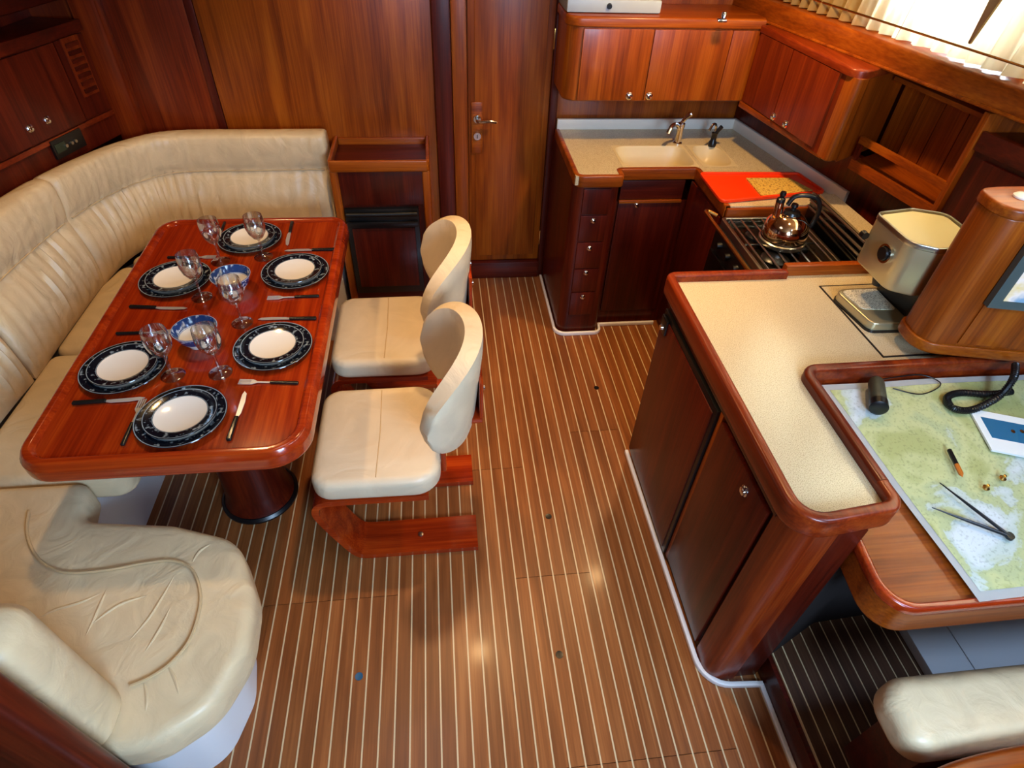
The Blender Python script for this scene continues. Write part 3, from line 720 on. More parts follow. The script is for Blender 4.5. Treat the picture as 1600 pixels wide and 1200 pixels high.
cut = [('fork', 192, 698, 228, 618, 'left of the rounded end plate over the pedestal'), ('knife', 358, 690, 386, 607, 'right of the rounded end plate over the pedestal'),
       ('knife', 114, 632, 220, 624, 'by the settee place next to the round seat'), ('fork', 182, 523, 262, 520, 'by the settee place next to the round seat'),
       ('knife', 203, 481, 288, 483, 'by the settee place nearer the bulkhead'), ('fork', 262, 404, 330, 403, 'by the settee place nearer the bulkhead'),
       ('knife', 457, 348, 449, 384, 'at the bulkhead end of the table'), ('fork', 353, 346, 338, 384, 'at the bulkhead end of the table'),
       ('fork', 499, 464, 418, 467, 'by the chair side plate next to the fridge locker'), ('knife', 524, 391, 446, 393, 'by the chair side plate next to the fridge locker'),
       ('fork', 467, 600, 384, 598, 'by the chair side plate next to the round settee end'), ('knife', 495, 499, 408, 500, 'by the chair side plate next to the round settee end')]
for kn, u0, v0, u1, v1, wh in cut:
    a, b_ = pz(u0, v0, TZ), pz(u1, v1, TZ)
    t = thing(kn, 'dark handled %s %s' % (kn, wh), kn, (a.x, a.y, TZ + .0004), 'cutlery on the dining table', math.atan2(b_.y - a.y, b_.x - a.x))
    for me in proto[kn]:
        o = bpy.data.objects.new(me.name.split('.')[0], me); COL.objects.link(o); o.parent = t

# ------------------------------------------------------------------ galley base units
GY = 2.585
dk = thing('drawer_unit', 'narrow mahogany galley cabinet with a column of small drawers', 'cabinet', (.845, 2.85, 0))
part('carcass', slab(rounded([(.735, 3.185, 0), (.735, GY, .05), (.958, GY, .03), (.958, 3.185, 0)]), 0, .868), 'mahoZ', dk)
zl = [py(u, v, GY).z for u, v in ((933, 293), (933, 334.7), (928, 376.7), (922, 418.3), (917, 454.6), (912, 490.5))]
kn_px = [None, (933, 344.6), (927, 387.7), (921.4, 426), (916, 463.6)]
for i in range(5):
    d = part('drawer', B(.785, .915, GY - .010, GY + .01, zl[i + 1] + .003, zl[i] - .003, b=.003), 'mahoZ', dk)
    if kn_px[i]:
        q = py(*kn_px[i], GY - .010); knob(d, (.848, GY - .010, q.z), (0, -1, 0), .010)
sk = thing('sink_cabinet', 'mahogany cabinet with single door under the galley sinks', 'cabinet', (1.15, 2.9, 0))
part('carcass', B(.958, 1.335, 2.672, 3.185, 0, .74), 'mahoZ', sk)
d = part('door', B(.985, 1.30, 2.658, 2.674, .09, .735, b=.004), 'mahoZ', sk); knob(d, (py(995, 320, 2.658).x, 2.658, py(995, 320, 2.658).z), (0, -1, 0), .011)
part('fascia', B(.985, 1.30, 2.660, 2.674, .755, .850, b=.003), 'mahoX', sk)
part('fascia_rail', B(.985, 1.30, 2.652, 2.674, .737, .752, b=.003), 'cherryX', sk)
wk = thing('corner_cabinet', 'mahogany corner unit between galley sinks and cooker', 'cabinet', (1.6, 2.5, 0))
part('carcass', slab([(1.335, 2.268), (wx(2.268) - .12, 2.268), (wx(3.18) - .12, 3.18), (1.335, 3.18)], 0, .78), 'mahoZ', wk)
part('top_frame', slab([(1.335, 2.268), (wx(2.268) - .12, 2.268), (wx(2.64) - .12, 2.64), (1.335, 2.64)], .78, .868), 'mahoZ', wk)
part('side_panel', B(1.327, 1.336, 2.285, 2.655, .03, .850, b=.003), 'mahoZ', wk)
# galley worktop
gc = thing('galley_worktop', 'cream speckled L-shaped worktop round the galley sinks', 'worktop', (1.2, 2.9, .868))
Z0, Z1 = .868, .910
def we(y): return wx(y) - .13
bm = bmesh.new()
box(bm, .74, .958, GY - .005, 3.15, Z0, Z1); box(bm, .958, .985, 2.65, 3.15, Z0, Z1); box(bm, .985, 1.545, 2.65, 2.668, Z0, Z1)
box(bm, .985, 1.545, 2.93, 3.15, Z0, Z1); box(bm, 1.353, 1.377, 2.668, 2.93, Z0, Z1)
slab([(1.545, 2.65), (we(2.65), 2.65), (we(3.15), 3.15), (1.545, 3.15)], Z0, Z1, bm=bm)
slab([(1.335, 2.268), (we(2.268), 2.268), (we(2.65), 2.65), (1.335, 2.65)], Z0, Z1, bm=bm)
part('worktop_slab', bm, 'counter', gc)
part('edge_rail', sweep(rounded([(.742, 3.15, 0), (.742, GY - .008, .04), (.962, GY - .008, .015), (.962, 2.652, .012), (1.337, 2.652, .015), (1.337, 2.268, 0)], 5), rprof(-.006, .018, .858, .9135, .006)), 'cherryX', gc)
part('backsplash', sweep([(.745, 3.150), (we(3.15), 3.150), (we(2.28), 2.28)], rprof(-.004, .016, Z1 - .002, .962, .005)), plain('white_backsplash', srgb(236, 228, 212), .3), gc)
def basin(x0, x1, y0, y1, depth, ex):
    bm = bmesh.new(); cx, cy, hx, hy = (x0 + x1) / 2, (y0 + y1) / 2, (x1 - x0) / 2, (y1 - y0) / 2; n = 48; rows = []
    def ring(sx, sy, z, e):
        r = []
        for k in range(n):
            a = 2 * PI * k / n; c, s = math.cos(a), math.sin(a)
            r.append(bm.verts.new((cx + sx * math.copysign(abs(c) ** (2 / e), c), cy + sy * math.copysign(abs(s) ** (2 / e), s), z)))
        return r
    for sx, sy, z, e in ((hx + .003, hy + .003, Z1 + .0008, 60), (hx - .008, hy - .008, Z1 + .0012, ex), (hx - .014, hy - .014, Z1 - .01, ex), (hx - .03, hy - .03, Z1 - depth + .03, ex), (hx - .06, hy - .06, Z1 - depth, ex * .8), (.02, .02, Z1 - depth - .004, 2)):
        rows.append(ring(sx, sy, z, e))
    for a, b_ in zip(rows, rows[1:]):
        for j in range(n): bm.faces.new((a[j - 1], a[j], b_[j], b_[j - 1]))
    bm.faces.new(rows[-1])
    o = part('sink_basin', bm, 'sink', gc, smooth=50)
    part('drain', lathe([(0, 0), (.022, 0), (.024, .003), (.012, .004), (0, .002)], 20, c=(cx, cy, Z1 - depth - .003)), 'steel', o)
basin(.985, 1.353, 2.668, 2.93, .13, 6); basin(1.377, 1.545, 2.668, 2.93, .08, 3.2)
fa = thing('mixer_tap', 'chrome mixer tap standing between the galley sinks', 'tap', (1.36, 3.0, Z1))
fx, fy = pz(1058, 224, Z1).x, pz(1058, 224, Z1).y
part('body', lathe([(0, 0), (.024, 0), (.024, .006), (.017, .012), (.016, .07), (.019, .085), (.019, .10), (0, .105)], 20, c=(fx, fy, Z1)), 'chrome', fa)
part('spout', tube(catmull([(fx, fy, Z1 + .06), (fx - .03, fy - .02, Z1 + .10), (fx - .065, fy - .05, Z1 + .105), (fx - .085, fy - .065, Z1 + .075)], 5), .010, 10), 'chrome', fa)
part('lever', tube(catmull([(fx, fy, Z1 + .10), (fx + .012, fy - .005, Z1 + .125), (fx + .035, fy - .01, Z1 + .150)], 4), .009, 10, rs=[.009] * 5 + [.010, .011, .013, .012]), 'chrome', fa)
f2 = pz(1112, 228, Z1); fb = thing('pump_tap', 'small black and chrome pump tap at the corner sink', 'tap', tuple(f2))
part('body', lathe([(0, 0), (.020, 0), (.020, .02), (.014, .03), (.014, .06), (.017, .065), (0, .07)], 18, c=tuple(f2)), 'black', fb)
part('spout', tube(catmull([(f2.x, f2.y, Z1 + .055), (f2.x - .004, f2.y, Z1 + .10), (f2.x - .03, f2.y - .02, Z1 + .115), (f2.x - .05, f2.y - .035, Z1 + .09)], 4), .006, 8), 'chrome', fb)
part('lever', tube([(f2.x, f2.y, Z1 + .06), (f2.x + .022, f2.y - .01, Z1 + .10)], .010, 10), 'black', fb)

# red tray with mat on the corner worktop
rt = [pz(u, v, .915) for u, v in ((1093, 273), (1246, 273), (1288, 302), (1127, 317))]
tr = thing('serving_tray', 'flat bright red tray on the corner worktop beside the cooker', 'tray', (rt[0].x + .2, rt[0].y - .12, Z1))
rp = [(rt[0].x, rt[0].y, .02), (rt[1].x, rt[1].y, .02), (rt[2].x, rt[2].y, .02), (rt[3].x, rt[3].y, .02)]
part('tray_floor', slab(rounded(rp, 4), Z1 + .004, Z1 + .009), 'red', tr)
part('tray_rim', sweep(ccw(rounded(rp, 4)), rprof(-.004, .008, Z1 + .003, Z1 + .018, .003), closed=True), 'red', tr)
cp = [pz(u, v, .925) for u, v in ((1166, 278), (1233, 278), (1270, 297), (1192, 308))]
single('cutting_mat', slab([(q.x, q.y) for q in cp], Z1 + .0095, Z1 + .0155), 'cutting', 'straw coloured cutting mat lying on the red tray', 'mat')
lip = pz(1195, 320, .90)
part('front_lip', B(1.337, we(2.268) - .06, 2.250, 2.270, .855, .905, b=.005), 'cherryX', gc)

# ------------------------------------------------------------------ cooker
ck = thing('cooker', 'black and steel marine cooker with grates and raised glass lid', 'cooker', (1.5, 2.0, 0))
CX0, CX1, CY0, CY1 = 1.300, 1.66, 1.80, 2.238; CZ = .865
part('body', B(CX0, CX1, CY0, CY1, .30, CZ - .02, b=.008), 'black', ck)
part('oven_door', B(CX0 - .012, CX0 + .004, CY0 + .02, CY1 - .02, .34, .74, b=.005), 'blackglass', ck)
part('hob_tray', sweep(ccw(rounded([(CX0 + .01, CY0 + .01, .02), (CX1, CY0 + .01, .02), (CX1, CY1, .02), (CX0 + .01, CY1, .02)], 4)), rprof(-.002, .014, CZ - .03, CZ + .012, .004), closed=True), 'steel', ck)
part('hob_plate', B(CX0 + .02, CX1 - .01, CY0 + .02, CY1 - .01, CZ - .022, CZ - .012), plain('smoked_steel', srgb(96, 92, 76), 0.25, 1.0), ck)
for bx, by, br in ((1.42, 2.11, .045), (1.42, 1.93, .055), (1.565, 2.02, .04)):
    part('burner', lathe([(0, 0), (br, 0), (br, .008), (br * .8, .016), (0, .018)], 24, c=(bx, by, CZ - .012)), 'black', ck)
for k in range(7):
    x = CX0 + .045 + k * .047
    part('grate_bar', tube([(x, CY0 + .02, CZ + .008), (x, CY1 - .02, CZ + .008)], .004, 6), 'steel', ck)
for y in (CY0 + .03, 2.02, CY1 - .03): part('grate_bar', tube([(CX0 + .03, y, CZ + .004), (CX1 - .02, y, CZ + .004)], .004, 6), 'black', ck)
hl = part('glass_lid', B(CX1 + .02, CX1 + .032, CY0 + .02, CY1 - .01, CZ, .985, b=.003), 'blackglass', ck)
for z in (.93, .955, .985): part('lid_trim', tube([(CX1 + .018, CY0 + .02, z), (CX1 + .018, CY1 - .01, z)], .005, 8), 'steel', hl)
ga = [pz(1100, 326, .89), pz(1196, 424, .89)]
part('grab_rail', tube(catmull([(CX0, CY1 + .02, .875), (1.27, CY1 + .035, .885), (ga[0].x, CY1 + .03, .89), (ga[0].x - .003, CY1 - .02, .89), (ga[0].x, 2.0, .89), (ga[0].x, CY0, .89), (ga[0].x + .02, CY0 - .02, .885), (CX0, CY0 - .015, .875)], 5), .008, 10), 'brass', ck)
for k in range(4): part('control_knob', lathe([(0, -.02), (.014, -.02), (.016, 0), (0, 0)], 18, c=(CX0, CY0 + .08 + k * .09, .79), axis='X'), 'black', ck)
bs = [pz(u, v, .945) for u, v in ((1281, 303), (1304, 303), (1372, 360), (1354, 373))]
single('side_shelf', slab([(q.x, q.y) for q in bs], .868, .945), 'counter', 'narrow cream shelf strip behind the raised cooker lid', 'shelf')
struct('wall_galley_side', hexa(bmesh.new(), (wx(3.18) - .118, 3.18), (wx(1.26) - .118, 1.26), .0, 1.10, .03, 1), 'mahoZ', 'dark wooden lining behind the galley worktop')

kp = pz(1226, 388, CZ + .014)
kt = thing('kettle', 'round polished whistling kettle with black handle on the cooker', 'kettle', (kp.x + .01, kp.y + .055, CZ + .013))
kx, ky, kz = kt.location
part('body', lathe([(0, 0), (.070, 0), (.082, .012), (.088, .045), (.080, .085), (.055, .112), (.036, .122), (0, .124)], 40, c=(kx, ky, kz)), 'copper', kt, smooth=60)
part('base_ring', lathe([(.072, 0), (.090, .0), (.092, .016), (.086, .02)], 40, c=(kx, ky, kz)), 'steel', kt)
part('lid', lathe([(0, .123), (.034, .122), (.03, .132), (.01, .138), (.009, .146), (.014, .152), (.012, .162), (0, .164)], 24, c=(kx, ky, kz)), 'black', kt)
part('spout', tube(catmull([(kx - .045, ky + .01, kz + .085), (kx - .052, ky + .012, kz + .12), (kx - .056, ky + .014, kz + .165)], 4), .016, 14, rs=[.022, .021, .02, .019, .018, .017, .017, .016, .016]), 'copper', kt)
part('whistle', lathe([(0, 0), (.017, 0), (.016, .012), (.008, .018), (.012, .03), (.01, .04), (0, .042)], 16, c=(kx - .056, ky + .014, kz + .166)), 'black', kt)
part('handle', tube(catmull([(kx - .025, ky + .008, kz + .155), (kx - .01, ky + .004, kz + .190), (kx + .035, ky - .01, kz + .20), (kx + .075, ky - .02, kz + .185), (kx + .092, ky - .025, kz + .14), (kx + .086, ky - .022, kz + .075)], 6), .009, 10), 'black', kt)

# ------------------------------------------------------------------ galley wall cupboards
CYF = 2.905; CZ0, CZ1 = 1.128, 1.432
up = thing('wall_cupboard', 'wide wall cupboard with two doors and raised rim above the sinks', 'cupboard', (1.15, 3.0, CZ0))
part('carcass', slab(rounded([(.712, YB, 0), (.712, CYF, .06), (1.60, CYF, 0), (1.72, YB, 0)]), CZ0, CZ1 + .01, rb=.012), 'cherryZ', up)
part('rim', slab(rounded([(.704, YB, 0), (.704, CYF - .008, .068), (1.60, CYF - .008, 0), (1.71, YB, 0)]), CZ1 + .005, 1.478, r=.012, rb=.006), 'cherryX', up)
for x0, x1, u, v in ((.778, 1.092, 983, 150), (1.098, 1.455, 1014, 150)):
    d = part('door', B(x0, x1, CYF - .010, CYF + .006, CZ0 + .008, CZ1, b=.003), 'cherryZ', up)
    q = py(u, v, CYF - .01); knob(d, tuple(q), (0, -1, 0), .013)
part('end_panel', B(1.460, 1.575, CYF - .008, CYF + .006, CZ0 + .008, CZ1, b=.003), 'cherryZ', up)
QA, QB = (1.585, 2.895), (1.672, 2.215)
uc = thing('side_cupboard', 'reddish wall cupboard along the hull side with pale rounded end', 'cupboard', (1.75, 2.5, CZ0))
part('carcass', slab(rounded([QA, (QB[0], QB[1], .05), (wx(2.385) - .005, 2.385, 0), (wx(2.95) - .005, 2.95, 0)]), CZ0 - .01, CZ1, rb=.012), 'redZ', uc)
part('bottom_rail', sweep([(QA[0] - .004, QA[1] - .012), (QB[0] + .012, QB[1] + .05)], rprof(-.012, .004, CZ0 - .014, CZ0 + .012, .004)), 'cherryY', uc)
nq = Vector((QB[1] - QA[1], -(QB[0] - QA[0]))).normalized()
def qf(t, off=0): return (QA[0] + (QB[0] - QA[0]) * t + nq.x * off, QA[1] + (QB[1] - QA[1]) * t + nq.y * off)
dd = []
for t0, t1 in ((.03, .40), (.41, .86)): dd.append(part('door', hexa(bmesh.new(), qf(t0), qf(t1), CZ0 + .016, CZ1 - .005, .010, -1), 'redZ', uc))
for (u, v), d in zip(((1209, 182), (1228, 194)), dd):
    q = pp(u, v, qf(0, .01), qf(1, .01)); knob(d, tuple(q), (nq.x, nq.y, 0), .012)
part('rounded_end', slab(rounded([qf(.90), (QB[0] - .004, QB[1] - .010, .05), (QB[0] + .06, QB[1] + .018, 0), (QB[0] + .05, QB[1] + .06, 0)]), CZ0 - .008, CZ1 - .002, rb=.01), 'cherryZ', uc)
part('end_face', slab([(QB[0] + .05, 2.226), (wx(2.38) - .01, 2.374), (wx(2.38) - .01, 2.39), (QB[0] + .05, 2.25)], CZ0 - .01, CZ1 - .002), 'cherryZ', uc)
part('rim', slab(rounded([qf(.0, .006), (QB[0] - .012, QB[1] - .016, .05), (wx(2.385) - .005, 2.365, 0), (wx(2.95) - .005, 2.95, 0)]), CZ1 - .002, CZ1 + .026, r=.008), 'redY', uc)
# grey appliance on top of the cupboard
ab = thing('grey_appliance', 'pale grey boxy appliance standing on the wall cupboard rim', 'appliance', (.91, 3.05, 1.478))
part('housing', B(.704, 1.128, 2.975, 3.17, 1.478, 1.80, b=.012), 'greypl', ab)
part('front_flap', B(.706, 1.126, 2.955, 2.98, 1.480, 1.530, b=.008), plain('light_grey_flap', srgb(168, 178, 184), .4), ab)
q = py(952, 13, 2.953); part('round_knob', lathe([(0, -.010), (.010, -.010), (.012, 0), (0, 0)], 18, c=(q.x, 2.955, 1.506), axis='Y'), 'black', ab)
q = pz(1127, 34, 1.479); cl = thing('rim_clip', 'small shiny clip on the wall cupboard rim beside the hull sill', 'clip', tuple(q))
part('clip_base', B(q.x - .02, q.x + .02, q.y - .014, q.y + .014, 1.478, 1.490, b=.004), 'chrome', cl)
part('clip_knob', lathe([(0, 0), (.012, 0), (.012, .02), (.008, .026), (0, .027)], 16, c=(q.x + .006, q.y, 1.490)), 'chrome', cl)

# ------------------------------------------------------------------ starboard sill, curtains, shelf
struct('trim_6', sweep([(lx(3.19), 3.186), (lx(.2), .2)], rprof(0, .16, 1.452, 1.540, .012)), 'cherryY', 'heavy wooden sill under the starboard curtains')
part('sill_bead', tube([(lx(3.17) - .001, 3.17, 1.462), (lx(.2) - .001, .2, 1.462)], .006, 8), 'cherryX', bpy.data.objects['trim_6'])
def curtain(y0, y1, label, gather=1.0, seed=0):
    bm = bmesh.new(); n = int((y1 - y0) * 170); nz = 14; g = []
    for i in range(n + 1):
        y = y0 + (y1 - y0) * i / n; row = []
        for j in range(nz + 1):
            t = j / nz; z = 1.546 + t * .68
            a = .010 + .006 * math.sin(y * 7 + seed) + .012 * max(0, .25 - t) / .25
            f = a * math.sin(y * 105 * gather + 1.3 * math.sin(y * 11 + seed) + t * 1.2) + .005 * math.sin(y * 240 + seed) * (1 - t)
            row.append(bm.verts.new((lx(y) + .055 + f + t * .05 + .03 * min(1, t * 3) * 0, y, z)))
        g.append(row)
    for a, b_ in zip(g, g[1:]):
        for j in range(nz): bm.faces.new((a[j], a[j + 1], b_[j + 1], b_[j]))
    me = single('curtain', bm, 'curtain', label, 'curtain', 'gathered window curtains', smooth=80)
    return me
curtain(2.30, 3.12, 'gathered cream curtain hanging against the solid hull side near the cupboards', 1.0, 1)
curtain(.55, 2.29, 'bright backlit cream curtain over the starboard window', .8, 3)
part('curtain_rail', tube([(lx(3.12) + .035, 3.12, 1.585), (lx(.5) + .035, .5, 1.585)], .004, 6), 'brass', bpy.data.objects['trim_6'])
tq = lx(1.98) + .028
bm = slab(rounded([(0, 0, .004), (.012, 0, .004), (.075, .17, .02), (.055, .24, .03), (.0, .17, .03)], 4), 0, .008, r=.003)
bm.transform(Matrix.Translation((tq - .004, 2.02, 1.60)) @ Matrix.Rotation(math.radians(-13), 4, 'Z') @ Matrix(((0, 0, 1, 0), (-1, 0, 0, 0), (0, 1, 0, 0), (0, 0, 0, 1))))
single('curtain_tie', bm, 'tie', 'brown leaf shaped tie hanging on the bright curtain', 'curtain tie')
# open shelf niche
HA, HB = (1.800, 2.42), (1.902, 1.825)
sh = thing('hull_shelf', 'open wooden shelf with guard rail in the hull side niche', 'shelf', (1.88, 2.1, 1.09))
part('shelf_board', slab([(1.826, 2.268), HB, (wx(1.825) - .002, 1.825), (wx(2.36) - .002, 2.355)], 1.085, 1.102), 'cherryY', sh)
part('front_lip', hexa(bmesh.new(), (1.822, 2.262), HB, 1.078, 1.118, .014, -1), 'cherryY', sh)
part('guard_rail', hexa(bmesh.new(), (1.822, 2.262), HB, 1.182, 1.208, .016, -1), 'cherryY', sh)
part('end_board', B(1.886, wx(1.83) - .002, 1.812, 1.838, 1.05, 1.448, b=.004), 'cherryZ', sh)
part('top_ledge', slab([(1.872, 2.30), (1.945, 1.84), (1.985, 1.84), (1.915, 2.30)], 1.405, 1.420), 'cherryY', sh)
for k in range(5):
    a = 2.355 - k * .103; b_ = a - .099
    part('hull_board', hexa(bmesh.new(), (wx(a) - .002, a), (wx(b_) - .002, b_), 1.103, 1.448, .012, -1), 'cherryZ', sh)
for y in (2.26,): part('rail_stop', hexa(bmesh.new(), (1.820, y), (1.823, y - .02), 1.118, 1.182, .014, -1), 'mahoZ', sh)
gb = pz(1482, 252, 1.155); gb = Vector((wx(1.93) - .045, 1.925, 1.1025))
single('glass_dish', lathe([(0, 0), (.022, 0), (.024, .003), (.032, .03), (.04, .05), (.039, .051), (.030, .03), (.021, .006), (0, .005)], 32, c=tuple(gb)), 'glass', 'clear glass dish on the hull side shelf', 'dish')
# long locker front beyond the shelf
RA, RB = (1.905, 1.81), (2.19, .62)
rl = thing('hull_locker', 'plain dark red locker front along the hull beyond the shelf', 'locker', (2.05, 1.2, .95))
part('carcass', slab([RA, RB, (wx(.62) - .002, .62), (wx(1.81) - .002, 1.81)], .91, 1.39), 'mahoZ', rl)
part('door', hexa(bmesh.new(), (1.915, 1.765), (2.185, .64), .98, 1.315, .010, -1), 'mahoZ', rl)
part('top_rail', hexa(bmesh.new(), RA, RB, 1.335, 1.395, .014, -1), 'mahoY', rl)

# ------------------------------------------------------------------ island
IX0, IX1, IY0, IY1 = .925, 1.105, .700, 1.705
isl = thing('island_unit', 'mahogany island cabinet with fridge door and rounded corner post', 'cabinet', (1.04, 1.2, 0))
part('carcass', slab(rounded([(IX0 + .012, IY0 + .006, .09), (IX1, IY0 + .006, 0), (IX1, 1.225, 0), (1.93, 1.225, 0), (1.93, IY1, 0), (IX0 + .012, IY1, .02)], 8), 0, .868), 'mahoZ', isl)
part('corner_post', slab(rounded([(IX0, IY0 + .10, 0), (IX0, IY0, .085), (IX0 + .10, IY0, 0), (IX0 + .10, IY0 + .04, 0), (IX0 + .04, IY0 + .10, 0)], 10), .0, .866), 'redZ', isl)
fd = part('fridge_door', B(IX0 - .012, IX0 + .014, 1.165, 1.690, .035, .815, b=.004), 'black', isl, label='dark fridge door in a black frame')
part('door_panel', B(IX0 - .016, IX0 - .008, 1.185, 1.690, .05, .790, b=.002), 'mahoZ', fd)
lt = part('latch', B(IX0 - .024, IX0 - .012, 1.625, 1.680, .735, .80, b=.006), 'black', fd)
part('latch_button', lathe([(0, -.008), (.010, -.008), (.012, 0), (0, 0)], 16, c=(IX0 - .024, 1.652, .758), axis='X'), 'chrome', lt)
cd = part('cupboard_door', B(IX0 - .006, IX0 + .014, .815, 1.140, .045, .800, b=.004), 'mahoZ', isl)
q = pxx(1164, 767, IX0 - .006); knob(cd, tuple(q), (-1, 0, 0), .013)
part('stile', B(IX0 - .003, IX0 + .014, 1.142, 1.163, .03, .82, b=.002), 'cherryZ', isl)
part('top_rail', B(IX0 - .004, IX0 + .014, .79, IY1 - .002, .822, .868, b=.002), 'mahoY', isl)
struct('baseboard_island', sweep(rounded([(IX0 - .010, 1.70, 0), (IX0 - .008, 1.2, 0), (IX0 - .002, IY0 - .008, .09), (1.112, IY0 - .022, 0)], 8), rprof(-.016, 0, 0, .022, .004)), 'kick', 'white kick strip round the foot of the island')
struct('baseboard_galley', sweep(rounded([(.728, 3.15, 0), (.728, GY - .012, .05), (.966, GY - .012, .03), (.972, 2.645, .01), (1.30, 2.645, 0)], 6), rprof(-.014, 0, 0, .022, .004)), 'kick', 'white kick strip round the foot of the galley units')
it = thing('island_worktop', 'cream speckled island worktop framed by a raised wooden rail', 'worktop', (1.1, 1.3, .868))
XE = 2.055
bm = bmesh.new(); slab(rounded([(.918, .715, .06), (1.165, .735, 0), (1.165, 1.215, 0), (XE, 1.215, 0), (XE - .09, 1.735, 0), (.918, 1.735, .02)], 6), .868, .906, bm=bm)
part('worktop_slab', bm, 'counter', it)
part('outer_rail', sweep(rounded([(1.352, 1.742, 0), (.905, 1.742, .035), (.905, .692, .075), (1.178, .722, .045), (1.178, .80, 0)], 6), rprof(-.006, .026, .862, .934, .010)), 'redY', it)
part('inner_rail', sweep(rounded([(1.178, .80, 0), (1.178, 1.205, .03), (2.06, 1.215, 0)], 6), rprof(-.006, .026, .80, .936, .010)), 'redY', it)
part('back_rail', B(1.35, 1.69, 1.735, 1.765, .885, .946, b=.006), 'cherryX', it)
part('back_stop', B(1.69, 1.80, 1.735, 1.765, .885, .950, b=.006), 'black', it)
lid = [pz(u, v, .9065) for u, v in ((1281, 448), (1380, 558), (1500, 552), (1470, 440))]
part('lid_panel', slab([(lid[0].x, lid[0].y), (lid[1].x, lid[1].y), (lid[1].x + .45, lid[1].y + .006), (lid[0].x + .42, lid[0].y + .006)], .905, .9085), 'counter', it)
part('lid_gap', sweep([(lid[0].x + .42, lid[0].y + .006), (lid[0].x, lid[0].y), (lid[1].x, lid[1].y), (lid[1].x + .45, lid[1].y + .006)], [(-.0025, .904), (.0025, .904), (.0025, .9090), (-.0025, .9090)]), 'dark', it)

# ------------------------------------------------------------------ coffee machine
cm = thing('coffee_machine', 'champagne coloured capsule coffee machine with black knob on the island', 'coffee machine', (1.55, 1.5, .9085))
bp = [pz(u, v, .93) for u, v in ((1314, 448), (1376, 518), (1406, 516))]
b0, b1 = Vector((1.468, 1.575)), Vector((1.495, 1.375))
part('base', slab(rounded([(1.452, 1.59, .03), (1.478, 1.392, .03), (1.72, 1.385, .03), (1.74, 1.60, .03)], 5), .9085, .945, r=.006, rb=.004), 'machine', cm)
part('base_pad', slab(rounded([(1.450, 1.592, .03), (1.476, 1.389, .03), (1.722, 1.383, .03), (1.742, 1.602, .03)], 5), .9086, .918), 'black', cm)
part('drip_grid', slab(rounded([(1.466, 1.578, .02), (1.486, 1.470, .02), (1.60, 1.46, .01), (1.60, 1.58, .01)], 4), .944, .9475), speckle('perforated_tray', srgb(226, 218, 190), srgb(120, 110, 80), 300, .3), cm)
part('column', slab(rounded([(1.60, 1.60, .03), (1.61, 1.40, .03), (1.73, 1.395, .03), (1.74, 1.60, .03)], 5), .94, 1.12), 'black', cm)
hd = rounded([(1.492, 1.618, .03), (1.492, 1.43, .05), (1.56, 1.39, .03), (1.72, 1.405, .04), (1.73, 1.60, .04), (1.63, 1.642, .03)], 5)
part('head', slab(hd, 1.045, 1.205, r=.004, rb=.01), 'machine', cm)
part('head_top', slab(inset(ccw(hd), .012), 1.2055, 1.210), 'machtop', cm)
part('head_rim', sweep(ccw(hd), rprof(-.002, .006, 1.198, 1.216, .003), closed=True), 'steel', cm)
part('spout_nose', lathe([(0, 1.0), (.014, 1.0), (.020, 1.02), (.022, 1.05), (0, 1.05)], 18, c=(1.545, 1.53, 0)), 'black', cm)
kb = pxx(1384, 396, 1.488)
part('dial', lathe([(0, -.016), (.020, -.016), (.022, -.002), (.026, 0), (.026, .008), (0, .008)], 24, c=(1.490, kb.y, kb.z), axis='X'), 'black', cm)
part('dial_ring', lathe([(.024, -.008), (.030, -.008), (.030, .006), (.024, .006)], 24, c=(1.490, kb.y, kb.z), axis='X'), 'chrome', cm)
part('lever_cap', lathe([(0, 0), (.012, 0), (.012, .02), (0, .022)], 16, c=(1.482, 1.60, 1.14), axis='Y'), 'black', cm)

# ------------------------------------------------------------------ chart table (its top slopes up towards the hull instruments)
KT = .165
def tilt(bm):
    for v in bm.verts: v.co.z += KT * (v.co.y - .545)
    return bm
def pd(u, v, z):                              # pixel -> point on the sloping desk, z counted as if the desk were level
    d = ray(u, v); t = (z - KT * .545 - CAM.z) / (d.z - KT * d.y); q = CAM + d * t
    return Vector((q.x, q.y, z))
DZ = .760
ct = thing('chart_table', 'wooden chart table with rounded lipped corner beside the island', 'table', (1.6, .85, .66))
dp = rounded([(1.192, 1.20, 0), (1.192, .80, 0), (1.112, .77, 0), (1.110, .545, .085), (2.30, .545, 0), (2.16, 1.20, 0)], 8)
part('desk_body', tilt(slab(dp, .655, DZ, rb=.012)), 'cherryX', ct)
part('desk_lip', tilt(sweep(rounded([(1.112, .745, 0), (1.110, .545, .085), (2.27, .545, 0)], 8), rprof(-.004, .016, DZ - .012, DZ + .016, .005))), 'glossX', ct)
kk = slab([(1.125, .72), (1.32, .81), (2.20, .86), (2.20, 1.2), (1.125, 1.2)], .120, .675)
part('knee_panel', kk, 'dark', ct)
